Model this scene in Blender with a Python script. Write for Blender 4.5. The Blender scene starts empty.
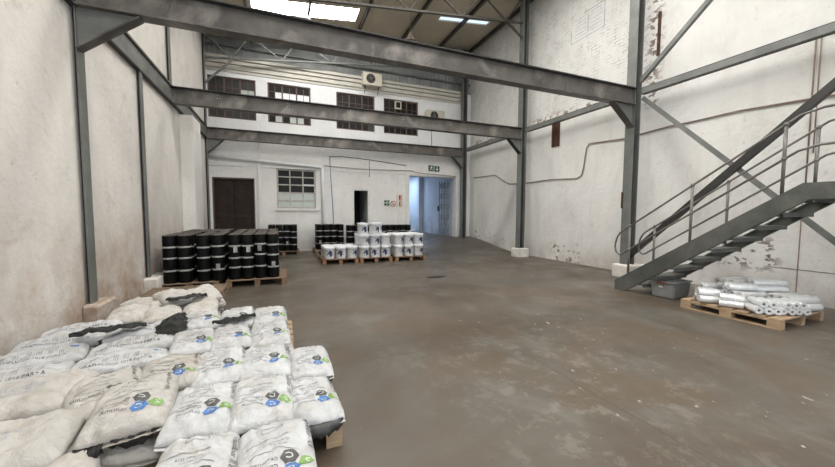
import bpy, bmesh, math, random
from mathutils import Vector, Matrix, noise
from mathutils.bvhtree import BVHTree
C = bpy.context.scene.collection
S = bpy.context.scene
rnd = random.Random(7)
PI = math.pi

# ---------------------------------------------------------------- camera
yaw, pitch, roll = 0.3841, 0.0618, 0.0038
F = Vector((math.sin(yaw)*math.cos(pitch), math.cos(yaw)*math.cos(pitch), -math.sin(pitch)))
R0 = Vector((math.cos(yaw), -math.sin(yaw), 0)); U0 = R0.cross(F)
A = R0*math.cos(roll)+U0*math.sin(roll); B = U0*math.cos(roll)-R0*math.sin(roll)
cd = bpy.data.cameras.new('camera'); cam = bpy.data.objects.new('camera', cd); C.objects.link(cam)
cd.sensor_fit = 'HORIZONTAL'; cd.sensor_width = 36; cd.lens = 338.07/835*36; cd.clip_start = .02; cd.clip_end = 200
cam.matrix_world = Matrix(((A.x, B.x, -F.x, 0), (A.y, B.y, -F.y, 0), (A.z, B.z, -F.z, 1.5), (0, 0, 0, 1)))
S.camera = cam
# ---------------------------------------------------------------- world, light, exposure
w = bpy.data.worlds.new('sky'); S.world = w; w.use_nodes = True
bg = w.node_tree.nodes['Background']; bg.inputs[0].default_value = (.62, .78, 1, 1); bg.inputs[1].default_value = 1.5
S.view_settings.view_transform = 'Standard'; S.view_settings.look = 'None'; S.view_settings.gamma = 1
S.view_settings.use_curve_mapping = False; S.view_settings.exposure = 0.0
def area(name, loc, rot, sx, sy, e, col):
    l = bpy.data.lights.new(name, 'AREA'); l.shape = 'RECTANGLE'; l.size = sx; l.size_y = sy; l.energy = e; l.color = col
    o = bpy.data.objects.new(name, l); C.objects.link(o); o.location = loc; o.rotation_euler = rot; return o
area('fill_front_opening', (2.8, -4.9, 2.6), (PI/2, 0, 0), 8.5, 4.6, 190, (1, .975, .94))  # added fill light in an unseen opening behind the camera
area('daylight_far_passage', (5.7, 19.0, 3.6), (0, 0, 0), 2.4, 1.6, 120, (.56, .74, 1))
SKY_E = 21.0       # brightness of the translucent roof sheets

# ---------------------------------------------------------------- helpers
class N:
    """small node builder"""
    def __init__(s, name):
        s.m = bpy.data.materials.new(name); s.m.use_nodes = True; s.t = s.m.node_tree; s.n = s.t.nodes
        s.b = s.n['Principled BSDF']; s.co = s.n.new('ShaderNodeTexCoord')
    def new(s, k, **kw):
        x = s.n.new(k)
        for a, v in kw.items(): setattr(x, a, v)
        return x
    def link(s, a, b): s.t.links.new(a, b)
    def noise(s, scale, detail=4, rough=.55, vec=None, stretch=None, dist=0):
        x = s.new('ShaderNodeTexNoise'); x.inputs['Scale'].default_value = scale; x.inputs['Detail'].default_value = detail
        x.inputs['Roughness'].default_value = rough; x.inputs['Distortion'].default_value = dist
        v = vec or s.co.outputs['Object']
        if stretch:
            mp = s.new('ShaderNodeMapping'); s.link(v, mp.inputs[0]); mp.inputs['Scale'].default_value = stretch; v = mp.outputs[0]
        s.link(v, x.inputs['Vector']); return x.outputs['Fac']
    def ramp(s, fac, p0, p1, c0=(0, 0, 0, 1), c1=(1, 1, 1, 1)):
        x = s.new('ShaderNodeValToRGB'); x.color_ramp.elements[0].position = p0; x.color_ramp.elements[1].position = p1
        x.color_ramp.elements[0].color = c0; x.color_ramp.elements[1].color = c1
        s.link(fac, x.inputs[0]); return x.outputs[0]
    def mix(s, fac, a, b, mode='MIX'):
        x = s.new('ShaderNodeMix', data_type='RGBA', blend_type=mode)
        for i, v in ((0, fac), (6, a), (7, b)):
            if hasattr(v, 'links'): s.link(v, x.inputs[i])
            elif isinstance(v, (int, float)): x.inputs[i].default_value = v
            else: x.inputs[i].default_value = (*v, 1) if len(v) == 3 else v
        return x.outputs[2]
    def math(s, op, a, b=None, clamp=False):
        x = s.new('ShaderNodeMath', operation=op); x.use_clamp = clamp
        for i, v in ((0, a), (1, b)):
            if v is None: continue
            if hasattr(v, 'links'): s.link(v, x.inputs[i])
            else: x.inputs[i].default_value = v
        return x.outputs[0]
    def xyz(s):
        x = s.new('ShaderNodeSeparateXYZ'); s.link(s.co.outputs['Object'], x.inputs[0]); return x.outputs
    def bump(s, h, strength=.3, dist=.01):
        x = s.new('ShaderNodeBump'); x.inputs['Strength'].default_value = strength; x.inputs['Distance'].default_value = dist
        s.link(h, x.inputs['Height']); s.link(x.outputs[0], s.b.inputs['Normal'])
    def col(s, c):
        if hasattr(c, 'links'): s.link(c, s.b.inputs['Base Color'])
        else: s.b.inputs['Base Color'].default_value = (*c, 1)
    def out(s, rough=.6, metal=0, spec=.5):
        s.b.inputs['Roughness'].default_value = rough; s.b.inputs['Metallic'].default_value = metal
        s.b.inputs['Specular IOR Level'].default_value = spec; return s.m
def simple(name, c, rough=.6, metal=0, var=.12, scale=12, c2=None):
    n = N(name); f = n.ramp(n.noise(scale), .3, .7)
    c2 = c2 or tuple(v*(1-var*2) for v in c)
    n.col(n.mix(f, c2, c)); return n.out(rough, metal)

def clampband(n, v, a, b, soft):           # 1 inside [a,b]
    up = n.math('MULTIPLY', n.math('SUBTRACT', v, a), 1/soft, True)
    dn = n.math('MULTIPLY', n.math('SUBTRACT', b, v), 1/soft, True)
    return n.math('MULTIPLY', up, dn)

def wall_mat(name, base, grime, dirt, swap, brick_from=None, low_dirt=1.2, dirt_amt=.5, peel=None, smudge=0, brick_y=None):
    """painted masonry; swap=True lays the brick pattern in the YZ plane"""
    n = N(name); X, Y, Z = n.xyz()
    big = n.ramp(n.noise(.7, 6, .6), .38, .68)
    c = n.mix(n.math('MULTIPLY', big, .45), base, grime)
    streak = n.ramp(n.noise(3.5, 5, .65, stretch=(1, 1, .16)), .5, .78)
    c = n.mix(n.math('MULTIPLY', streak, .4), c, grime)
    spots = n.ramp(n.noise(9, 3, .5), .68, .74)
    c = n.mix(n.math('MULTIPLY', spots, .3), c, dirt)
    # dirt splashed along the foot of the wall, broken up by noise
    low = n.math('SUBTRACT', 1, n.math('DIVIDE', Z, low_dirt), True)
    lown = n.math('MULTIPLY', low, n.ramp(n.noise(1.6, 6, .65), .36, .66))
    c = n.mix(n.math('MULTIPLY', lown, dirt_amt*1.6, True), c, dirt)
    # big smudges
    sm = n.ramp(n.noise(.9, 5, .7, dist=1.2, stretch=(1, 1, .8)), .58, .74)
    c = n.mix(n.math('MULTIPLY', sm, dirt_amt*.55), c, dirt)
    if smudge:
        s2 = n.ramp(n.noise(.75, 7, .62, dist=2.0, stretch=(1, 1, .7)), .5, .72); c = n.mix(n.math('MULTIPLY', s2, smudge), c, grime)
        s3 = n.ramp(n.noise(2.3, 7, .7, dist=1.5), .6, .74); c = n.mix(n.math('MULTIPLY', s3, smudge*.7), c, dirt)
    comb = n.new('ShaderNodeCombineXYZ'); n.link(Y if swap else X, comb.inputs[0]); n.link(n.math('ADD', Z, n.math('MULTIPLY', n.noise(1.5, 3), .05)), comb.inputs[1])
    br = n.new('ShaderNodeTexBrick'); n.link(comb.outputs[0], br.inputs['Vector'])
    br.inputs['Scale'].default_value = 1; br.inputs['Brick Width'].default_value = .24; br.inputs['Row Height'].default_value = .085
    br.inputs['Mortar Size'].default_value = .008; br.inputs['Mortar Smooth'].default_value = .5
    br.inputs['Color1'].default_value = (1, 1, 1, 1); br.inputs['Color2'].default_value = (.85, .85, .85, 1); br.inputs['Mortar'].default_value = (0, 0, 0, 1)
    hmap = n.noise(14, 6, .6)
    if brick_from is not None:
        bf = n.math('MULTIPLY', n.math('SUBTRACT', Z, brick_from), 4, True)
        patch = n.ramp(n.noise(1.1, 4, .6), .27, .55)
        bf = n.math('MULTIPLY', bf, patch)
        if brick_y: bf = n.math('MULTIPLY', bf, n.math('MULTIPLY', n.math('SUBTRACT', Y, brick_y), 5, True))
        bwid = n.math('SUBTRACT', 1, br.outputs['Color'])
        gap = n.math('MULTIPLY', br.outputs['Fac'], bf)
        gapn = n.math('MULTIPLY', gap, n.ramp(n.noise(3.2, 5, .7), .47, .58))
        c = n.mix(n.math('MULTIPLY', gapn, .8 if swap else .25), c, tuple(v*.45 for v in dirt))
        hmap = n.math('SUBTRACT', hmap, n.math('MULTIPLY', gap, 1.4))
    if peel:
        for (y0, y1, z0, z1, thr, pc) in peel:
            m = n.math('MULTIPLY', clampband(n, Y if swap else X, y0, y1, .25), clampband(n, Z, z0, z1, .2))
            pn = n.ramp(n.noise(6, 5, .6, stretch=(1, 1, 1.6)), thr, thr+.03)
            c = n.mix(n.math('MULTIPLY', m, pn), c, pc)
    hmap = n.math('ADD', hmap, n.math('MULTIPLY', n.noise(2.2, 4, .5), 2.2))
    n.col(c); n.bump(hmap, .5, .02); return n.out(.75, 0, .3)

M = {}
M['wall_left'] = wall_mat('wall_left', (.70, .665, .62), (.53, .50, .46), (.33, .225, .15), True, None, 1.6, .8, smudge=.5)
M['wall_right'] = wall_mat('wall_right', (.76, .75, .72), (.57, .555, .52), (.34, .26, .2), True, 4.42, .7, .42, smudge=.45, brick_y=5.6,
    peel=[(7.3, 8.6, -.1, .65, .56, (.16, .11, .08)), (3.0, 4.1, .4, 1.15, .55, (.15, .11, .085)), (6.2, 13.4, 4.3, 4.75, .52, (.25, .19, .15)), (5.2, 5.75, 3.9, 7.6, .52, (.2, .15, .12)), (11, 13.5, .1, .9, .6, (.24, .2, .17))])
M['wall_back'] = wall_mat('wall_back', (.78, .765, .74), (.6, .585, .555), (.33, .27, .22), False, 2.2, .9, .35)
M['wall_upper'] = wall_mat('wall_upper', (.8, .805, .8), (.66, .66, .65), (.4, .36, .32), False, None, .5, .22)
M['trim_white'] = wall_mat('trim_white', (.8, .78, .74), (.6, .57, .53), (.35, .26, .19), True, None, .8, .5)
M['passage'] = wall_mat('passage_wall', (.68, .7, .74), (.5, .53, .58), (.28, .29, .33), True, None, 1.4, .8)

def floor_mat():
    n = N('concrete_floor'); X, Y, Z = n.xyz()
    big = n.ramp(n.noise(.55, 7, .62, dist=.6), .43, .6)
    c = n.mix(big, (.106, .091, .072), (.083, .064, .046))
    smear = n.ramp(n.noise(1.3, 8, .72, dist=.4, stretch=(1, .55, 1)), .53, .6)
    c = n.mix(n.math('MULTIPLY', smear, .5), c, (.155, .145, .124))
    dust = n.ramp(n.noise(.8, 6, .6, dist=.3), .5, .56)
    near = clampband(n, Y, .2, 6.2, 1.5)
    c = n.mix(n.math('MULTIPLY', n.math('MULTIPLY', dust, near), .8), c, (.104, .078, .053))
    # scraped patches near the camera, right of the pallets
    m = n.math('MULTIPLY', clampband(n, X, .8, 4.2, 1.0), clampband(n, Y, .6, 4.2, 1.0))
    sc = n.ramp(n.noise(4.2, 10, .78, dist=.3), .53, .585)
    c = n.mix(n.math('MULTIPLY', n.math('MULTIPLY', sc, m), .45), c, (.215, .2, .17))
    fl = n.ramp(n.noise(15, 3, .55, stretch=(1, .5, 1)), .7, .715)
    c = n.mix(n.math('MULTIPLY', n.math('MULTIPLY', fl, clampband(n, X, 1.5, 6.0, 1)), .75), c, (.62, .58, .52))
    dk = n.ramp(n.noise(1.9, 5, .7, stretch=(.6, 1, 1)), .66, .74)
    c = n.mix(n.math('MULTIPLY', dk, .5), c, (.042, .033, .026))
    # casting joints and cracks
    comb = n.new('ShaderNodeCombineXYZ'); n.link(n.math('ADD', X, n.math('MULTIPLY', n.noise(1.2, 3), .12)), comb.inputs[0]); n.link(Y, comb.inputs[1])
    br = n.new('ShaderNodeTexBrick'); n.link(comb.outputs[0], br.inputs['Vector']); br.offset = 0
    br.inputs['Scale'].default_value = 1; br.inputs['Brick Width'].default_value = 2.45; br.inputs['Row Height'].default_value = 3.3; br.inputs['Mortar Size'].default_value = .008
    c = n.mix(n.math('MULTIPLY', br.outputs['Fac'], .45), c, (.04, .034, .03))
    n.col(c)
    rr = n.new('ShaderNodeMapRange'); n.link(n.noise(1.1, 6, .6), rr.inputs[0]); rr.inputs[1].default_value = .35; rr.inputs[2].default_value = .65; rr.inputs[3].default_value = .3; rr.inputs[4].default_value = .62
    n.out(.5, 0, .45); n.link(rr.outputs[0], n.b.inputs['Roughness']); n.bump(n.noise(22, 8, .65), .22, .006); return n.m
M['floor'] = floor_mat()

def steel_mat(name, base, dark, dusty, amt=.5, rough=.5, ds=1.7):
    n = N(name)
    c = n.mix(n.ramp(n.noise(2.5, 5, .6), .35, .65), dark, base)
    c = n.mix(n.math('MULTIPLY', n.ramp(n.noise(ds, 7, .6, dist=1.6), .54, .72), amt), c, dusty)
    c = n.mix(n.math('MULTIPLY', n.ramp(n.noise(16, 3), .68, .74), .4), c, (.03, .025, .02))
    n.col(c); n.bump(n.noise(30, 4), .15, .003); return n.out(rough, .15, .4)
M['steel'] = steel_mat('grey_steel', (.185, .193, .178), (.13, .135, .125), (.28, .275, .255), .35)
M['beam'] = steel_mat('beam_steel', (.135, .123, .11), (.075, .069, .063), (.42, .385, .35), .6, ds=.8)
M['beam_dark'] = steel_mat('dark_shaded_steel', (.05, .048, .045), (.03, .03, .03), (.11, .1, .09), .3)  # dark steel; also paints shade onto recessed webs and top flanges
M['stair'] = steel_mat('stair_steel', (.125, .13, .115), (.075, .08, .072), (.22, .21, .18), .35)
M['rail'] = steel_mat('rail_steel', (.2, .185, .17), (.12, .11, .1), (.3, .27, .24), .4, .4)
M['stripe_cream'] = simple('cream_sheet', (.56, .535, .465), .5, 0, .08, 3)
def corr_mat():
    n = N('grey_cladding'); c = n.mix(n.ramp(n.noise(1.2, 5, .6, stretch=(1, 1, .3)), .35, .65), (.2, .205, .2), (.36, .37, .36))
    n.col(c); return n.out(.6, 0)
M['cladding'] = corr_mat()
M['roof'] = simple('roof_sheet', (.52, .455, .345), .7, 0, .08, 1.3)
M['purlin'] = steel_mat('purlin_steel', (.08, .072, .062), (.05, .045, .04), (.15, .13, .11), .3)
def emis(name, c, e):
    n = N(name); n.b.inputs['Base Color'].default_value = (.8, .8, .8, 1); n.b.inputs['Emission Color'].default_value = (*c, 1); n.b.inputs['Emission Strength'].default_value = e
    return n.m
M['skylight'] = emis('translucent_sheet', (1, .985, .95), SKY_E)
M['lit_green'] = emis('lit_window_light', (.85, .95, 1), .0)
M['brown_frame'] = simple('brown_window_paint', (.13, .08, .065), .6)
M['glass_dark'] = simple('dark_glass', (.022, .019, .018), .3, 0, .3, 1.5)
M['glass_pale'] = simple('obscured_glass', (.5, .55, .5), .3, 0, .06, 6)
M['glass_grey'] = simple('grey_glass', (.07, .07, .068), .3, 0, .2, 1.5)
M['white_and_lit_pane'] = simple('bright_pane', (.85, .86, .86), .3, 0, .03, 3)
M['white_paint'] = simple('white_paint', (.74, .73, .7), .5, 0, .07, 8)
M['door_wood'] = simple('dark_door_wood', (.034, .019, .012), .8, 0, .35, 5)
for _k in ('glass_dark', 'glass_grey'): M[_k].node_tree.nodes['Principled BSDF'].inputs['Specular IOR Level'].default_value = .15
M['old_paint'] = simple('old_cream_paint', (.5, .47, .42), .6, 0, .15, 6)
M['pad'] = simple('dusty_concrete', (.55, .5, .45), .85, 0, .25, 7, (.33, .23, .16))
M['gate'] = simple('gate_paint', (.3, .33, .36), .5, 0, .1, 8)
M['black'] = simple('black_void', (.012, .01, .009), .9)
def wood_mat(name, a, b):
    n = N(name); c = n.mix(n.ramp(n.noise(6, 6, .6, stretch=(1, 1, 6)), .35, .65), a, b)
    inf = n.new('ShaderNodeObjectInfo'); c = n.mix(n.math('MULTIPLY', inf.outputs['Random'], .15), c, (.45, .36, .25))
    c = n.mix(n.math('MULTIPLY', n.ramp(n.noise(3, 4), .55, .7), .4), c, (.1, .07, .05))
    n.col(c); return n.out(.75, 0, .2)
M['pallet'] = wood_mat('pallet_wood', (.33, .22, .13), (.46, .34, .22))
M['pallet_mid'] = wood_mat('brown_pallet_wood', (.14, .085, .052), (.23, .15, .095))
M['pallet_red'] = wood_mat('pallet_block_wood', (.26, .12, .065), (.34, .17, .09))
M['pallet_dark'] = wood_mat('weathered_pallet_wood', (.15, .105, .072), (.25, .185, .13))
def roll_mat():
    n = N('bitumen_membrane'); n.col(n.mix(n.ramp(n.noise(4, 4), .4, .7), (.0025, .0025, .0025), (.006, .006, .006)))
    n.bump(n.noise(30, 3, stretch=(1, 1, .05)), .5, .01); return n.out(.5, 0, .12)
M['membrane'] = roll_mat()
M['roll_top'] = simple('dusty_roll_end', (.13, .11, .095), .9, 0, .3, 5, (.045, .04, .035))
M['tape'] = simple('white_tape', (.4, .4, .39), .4, 0, .15, 14)
M['sticker'] = simple('white_sticker', (.55, .54, .52), .5, 0, .05, 20)
M['tub'] = simple('white_tub_plastic', (.8, .81, .82), .35, 0, .03, 10)
M['navy'] = simple('navy_print', (.03, .045, .11), .5, 0, .1, 30)
M['red'] = simple('sign_red', (.5, .04, .03), .5)
M['green_sign'] = simple('sign_green', (.02, .09, .03), .5)
M['sign_white'] = simple('sign_white', (.75, .78, .72), .5)
M['sign_tan'] = simple('sign_backing', (.6, .5, .36), .5)
M['rust'] = simple('rusty_steel', (.1, .042, .026), .85, 0, .3, 10)
M['conduit'] = simple('brown_conduit', (.3, .22, .18), .7, 0, .2, 8)
M['cable_blue'] = simple('blue_cable', (.06, .08, .3), .5)
M['ac'] = simple('ac_casing', (.62, .57, .47), .5, 0, .05, 6)
M['ac_grille'] = simple('ac_grille', (.05, .045, .04), .6)
M['crate'] = simple('grey_crate_plastic', (.3, .305, .305), .35, 0, .06, 6)
M['crate_handle'] = simple('crate_red_clip', (.22, .09, .07), .5)
M['film'] = simple('silver_film', (.8, .81, .81), .2, .3, .05, 9)
M['core'] = simple('roll_core', (.05, .045, .04), .8)
def wrap_mat():
    n = N('clear_wrap'); tr = n.new('ShaderNodeBsdfTransparent'); gl = n.new('ShaderNodeBsdfGlossy'); gl.inputs['Roughness'].default_value = .18; gl.inputs['Color'].default_value = (1, 1, 1, 1)
    df = n.new('ShaderNodeBsdfDiffuse'); df.inputs['Color'].default_value = (.8, .8, .8, 1)
    mx = n.new('ShaderNodeMixShader'); mx2 = n.new('ShaderNodeMixShader'); mx2.inputs[0].default_value = .25
    n.link(gl.outputs[0], mx2.inputs[1]); n.link(df.outputs[0], mx2.inputs[2])
    n.link(n.ramp(n.noise(14, 6, .7, dist=1), .45, .72, (.02, .02, .02, 1), (.22, .22, .22, 1)), mx.inputs[0])
    n.link(tr.outputs[0], mx.inputs[1]); n.link(mx2.outputs[0], mx.inputs[2]); n.link(mx.outputs[0], n.n['Material Output'].inputs[0])
    bp = n.new('ShaderNodeBump'); bp.inputs['Strength'].default_value = .9; bp.inputs['Distance'].default_value = .03; n.link(n.noise(18, 5, .6, dist=1), bp.inputs['Height']); n.link(bp.outputs[0], gl.inputs['Normal'])
    return n.m
M['wrap'] = wrap_mat()
def bag_mat(name, a, b, dirt, amt):
    n = N(name); inf = n.new('ShaderNodeObjectInfo')
    add = n.new('ShaderNodeVectorMath', operation='ADD'); n.link(n.co.outputs['Object'], add.inputs[0])
    mul = n.math('MULTIPLY', inf.outputs['Random'], 37.0); n.link(mul, add.inputs[1]); v = add.outputs[0]
    c = n.mix(n.ramp(n.noise(5, 4, vec=v), .35, .7), a, b)
    d = n.ramp(n.noise(4.5, 6, .65, vec=v, dist=.8), .48, .68)
    k = n.math('MULTIPLY', d, n.math('ADD', n.math('MULTIPLY', inf.outputs['Random'], amt), amt*.6), True)
    c = n.mix(k, c, dirt)
    n.col(c); n.bump(n.noise(11, 8, .66, vec=v, dist=1.6), 1.0, .018); return n.out(.48, 0, .4)
M['bag'] = bag_mat('white_woven_sack', (.53, .535, .54), (.62, .625, .625), (.42, .385, .33), .45)
M['bag_dirty'] = bag_mat('dusty_woven_sack', (.47, .45, .415), (.56, .535, .5), (.36, .31, .255), .7)
M['bag_dark'] = simple('dark_sack_end', (.075, .077, .073), .6, 0, .4, 12)
M['ink'] = simple('dark_ink', (.07, .07, .075), .6)
M['ink_grey'] = simple('grey_ink', (.2, .2, .21), .6)
M['ink_faint'] = simple('faint_blue_ink', (.42, .45, .5), .6)
M['hex_grey'] = simple('charcoal_print', (.08, .08, .078), .5)
M['hex_blue'] = simple('blue_print', (.07, .19, .48), .5)
M['hex_green'] = simple('green_print', (.22, .38, .1), .5)

def obj(name, bm, mats, parent=None, smooth=False, loc=None, rot=None):
    me = bpy.data.meshes.new(name); bm.normal_update(); bm.to_mesh(me); bm.free()
    for m in (mats if isinstance(mats, (list, tuple)) else [mats]): me.materials.append(m)
    if smooth:
        for p in me.polygons: p.use_smooth = True
    o = bpy.data.objects.new(name, me); C.objects.link(o)
    if parent: o.parent = parent
    if loc: o.location = loc
    if rot: o.rotation_euler = rot
    return o
def tag(o, label=None, cat=None, group=None, kind=None):
    for k, v in (('label', label), ('category', cat), ('group', group), ('kind', kind)):
        if v: o[k] = v
    return o
def thing(name, label, cat, loc=(0, 0, 0), rz=0, group=None):
    o = bpy.data.objects.new(name, None); o.empty_display_size = .1; C.objects.link(o); o.location = loc; o.rotation_euler = (0, 0, rz)
    return tag(o, label, cat, group)
def struct(name, bm, mats, smooth=False): o = obj(name, bm, mats, smooth=smooth); o['kind'] = 'structure'; return o
def dup(root, label=None, group=None):
    r = root.copy(); C.objects.link(r)
    if label: r['label'] = label
    if group: r['group'] = group
    for ch in root.children:
        c = ch.copy(); C.objects.link(c); c.parent = r
        for g in ch.children: d = g.copy(); C.objects.link(d); d.parent = c
    return r
def bx(bm, x0, x1, y0, y1, z0, z1, bev=0, mi=0):
    vs = [bm.verts.new(p) for p in ((x0,y0,z0),(x1,y0,z0),(x1,y1,z0),(x0,y1,z0),(x0,y0,z1),(x1,y0,z1),(x1,y1,z1),(x0,y1,z1))]
    fs = [bm.faces.new([vs[i] for i in f]) for f in ((3,2,1,0),(4,5,6,7),(0,1,5,4),(1,2,6,5),(2,3,7,6),(3,0,4,7))]
    for f in fs: f.material_index = mi
    if bev:
        es = list({e for f in fs for e in f.edges}); bmesh.ops.bevel(bm, geom=es, offset=bev, segments=1, affect='EDGES')
    return bm
def box(x0, x1, y0, y1, z0, z1, bev=0): return bx(bmesh.new(), x0, x1, y0, y1, z0, z1, bev)
def bar(bm, p, q, wdt, hgt, up=(0, 0, 1), mi=0):
    """rectangular bar from p to q"""
    p, q = Vector(p), Vector(q); d = (q-p).normalized(); up = Vector(up)
    s = d.cross(up)
    if s.length < 1e-4: s = d.cross(Vector((1, 0, 0)))
    s.normalize(); u = s.cross(d); s *= wdt/2; u *= hgt/2
    vs = [bm.verts.new(c+o) for c in (p, q) for o in (-s-u, s-u, s+u, -s+u)]
    for f in ((3,2,1,0),(4,5,6,7),(0,1,5,4),(1,2,6,5),(2,3,7,6),(3,0,4,7)): bm.faces.new([vs[i] for i in f]).material_index = mi
    return bm
def tube(bm, pts, r, seg=8, cap=True, mi=0):
    pts = [Vector(p) for p in pts]; rings = []
    for i, p in enumerate(pts):
        d = (pts[min(i+1, len(pts)-1)]-pts[max(i-1, 0)]).normalized()
        a = d.cross(Vector((0, 0, 1)));
        if a.length < .05: a = d.cross(Vector((1, 0, 0)))
        a.normalize(); b = a.cross(d)
        rings.append([bm.verts.new(p+(a*math.cos(t)+b*math.sin(t))*r) for t in (2*PI*k/seg for k in range(seg))])
    for r0, r1 in zip(rings, rings[1:]):
        for k in range(seg): f = bm.faces.new((r0[k], r0[(k+1) % seg], r1[(k+1) % seg], r1[k])); f.smooth = True; f.material_index = mi
    if cap: bm.faces.new(rings[0][::-1]).material_index = mi; bm.faces.new(rings[-1]).material_index = mi
    return bm
def lathe(bm, prof, seg=16, mi=None, cx=0, cy=0):
    rings = []
    for r, z in prof:
        rings.append([bm.verts.new((cx+r*math.cos(2*PI*k/seg), cy+r*math.sin(2*PI*k/seg), z)) for k in range(seg)])
    for j, (r0, r1) in enumerate(zip(rings, rings[1:])):
        for k in range(seg):
            f = bm.faces.new((r0[k], r0[(k+1) % seg], r1[(k+1) % seg], r1[k])); f.smooth = True
            if mi: f.material_index = mi[j]
    if prof[0][0] > 1e-4: bm.faces.new(rings[0][::-1])
    if prof[-1][0] > 1e-4:
        f = bm.faces.new(rings[-1]);
        if mi: f.material_index = mi[-1]
    return bm
def ibeam(bm, p, q, wid, hgt, tf=.02, tw=.014, up=(0, 0, 1)):
    """I-section: flanges top and bottom along up"""
    p, q = Vector(p), Vector(q); d = (q-p).normalized(); upv = Vector(up); s = d.cross(upv).normalized(); u = s.cross(d)
    bar(bm, p+u*(hgt/2-tf/2), q+u*(hgt/2-tf/2), wid, tf, up); bar(bm, p-u*(hgt/2-tf/2), q-u*(hgt/2-tf/2), wid, tf, up)
    bar(bm, p, q, tw, hgt-2*tf, up); return bm
def prism(bm, pts, d):
    """extrude polygon pts (3d) by vector d"""
    a = [bm.verts.new(p) for p in pts]; b = [bm.verts.new(Vector(p)+Vector(d)) for p in pts]; n = len(a)
    bm.faces.new(a[::-1]); bm.faces.new(b)
    for i in range(n): bm.faces.new((a[i], a[(i+1) % n], b[(i+1) % n], b[i]))
    bmesh.ops.recalc_face_normals(bm, faces=bm.faces[:]); return bm
_tc = {}
def text_geo(s, size=1.0, align='LEFT'):
    key = (s, align)
    if key not in _tc:
        cu = bpy.data.curves.new('t', 'FONT'); cu.body = s; cu.size = 1; cu.align_x = align; cu.resolution_u = 2
        o = bpy.data.objects.new('t', cu); C.objects.link(o)
        dg = bpy.context.evaluated_depsgraph_get(); me = bpy.data.meshes.new_from_object(o.evaluated_get(dg))
        _tc[key] = ([(v.co.x, v.co.y) for v in me.vertices], [tuple(p.vertices) for p in me.polygons])
        bpy.data.objects.remove(o); bpy.data.curves.remove(cu); bpy.data.meshes.remove(me)
    vs, fs = _tc[key]; return [(x*size, y*size) for x, y in vs], fs

# ---------------------------------------------------------------- shell
XL, XR, XW, YB = -2.30, 7.5, 8.13, 13.7
Y1, Y2, Y3 = 5.48, 9.40, 13.33
ZT, ZB = 4.33, 3.96
YF = -5.0
def roofz(x): return 7.8+.117*x
def sm(t): t = max(0, min(1, t)); return t*t*(3-2*t)
def floorz(x, y): return .40*sm((y-9.9)/3.8)*sm((x-4.95)/2.2) if y < 13.7 else .40*sm((x-4.95)/2.2)*1.0
bm = bmesh.new(); nx, ny = 40, 76
xs = [-2.6+(10.9)*i/nx for i in range(nx+1)]; ys = [YF-2+(24.9-YF+2)*j/ny for j in range(ny+1)]
g = [[bm.verts.new((x, y, floorz(x, y))) for y in ys] for x in xs]
for i in range(nx):
    for j in range(ny): f = bm.faces.new((g[i][j], g[i+1][j], g[i+1][j+1], g[i][j+1])); f.smooth = True
struct('floor', bm, M['floor'])
struct('wall_left', box(XL-.3, XL, YF, YB+.3, -.1, 8.0), M['wall_left'])
struct('wall_right', box(XW, XW+.3, YF, YB+.3, -.1, 9.2), M['wall_right'])
# back wall with openings: doorway dark (2.72..3.44, 0..2.44), door left, big opening 5.13..7.42 up to 3.1, windows
bm = bmesh.new()
def wallgrid(bm, x0, x1, z0, z1, holes, y0, y1):
    X_ = sorted({x0, x1, *[h[0] for h in holes], *[h[1] for h in holes]}); Z_ = sorted({z0, z1, *[h[2] for h in holes], *[h[3] for h in holes]})
    X_ = [v for v in X_ if x0 <= v <= x1]; Z_ = [v for v in Z_ if z0 <= v <= z1]
    for a, b in zip(X_, X_[1:]):
        z = None
        for c, d in zip(Z_, Z_[1:]):
            mx, mz = (a+b)/2, (c+d)/2
            inside = any(h[0] < mx < h[1] and h[2] < mz < h[3] for h in holes)
            if not inside:
                if z is None: z = c
            if inside or d == Z_[-1]:
                if z is not None: bx(bm, a, b, y0, y1, z, c if inside else d); z = None
DARKDOOR = (2.72, 3.44, -.1, 2.44); LEFTDOOR = (-2.2, -.86, -.1, 2.72); OPEN = (5.13, 7.42, -.1, 3.08)
LOWWIN = (-.12, 1.28, 1.64, 3.12)
UPW = [(-2.25, -.75, 4.78, 6.2), (-.36, 1.14, 4.78, 6.2), (2.1, 3.64, 4.78, 6.2), (4.02, 5.55, 4.78, 6.2)]
wallgrid(bm, XL, XW, -.1, 4.2, [DARKDOOR, LEFTDOOR, OPEN, LOWWIN], YB, YB+.3)
struct('wall_back', bm, M['wall_back'])
bm = bmesh.new(); wallgrid(bm, XL, XW, 4.2, 6.85, UPW, YB, YB+.3)
struct('wall_back_upper', bm, M['wall_upper'])
bm = bmesh.new()
def roofpiece(bm, x0, x1, y0, y1, t=.05):
    prism(bm, [(x0, y0, roofz(x0)), (x1, y0, roofz(x1)), (x1, y0, roofz(x1)+t), (x0, y0, roofz(x0)+t)], (0, y1-y0, 0))
SKYL = [(-.7, 2.5, 11.3, 12.05), (-.7, 6.3, 6.9, 7.65), (-.7, 6.3, 4.6, 5.35), (-.7, 6.3, 1.2, 1.95), (-.7, 6.3, -2.2, -1.45)]
SLIT = (5.4, 7.45, 11.22, 11.48)
HOLES = SKYL+[SLIT]
Yc = sorted({YF, YB+.3, *[h[2] for h in HOLES], *[h[3] for h in HOLES]})
for a, b in zip(Yc, Yc[1:]):
    hs = sorted((h[0], h[1]) for h in HOLES if h[2] <= a and h[3] >= b); x = XL-.2
    for h0, h1 in hs: roofpiece(bm, x, h0, a, b); x = h1
    roofpiece(bm, x, XW+.3, a, b)
struct('ceiling', bm, M['roof'])
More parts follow.
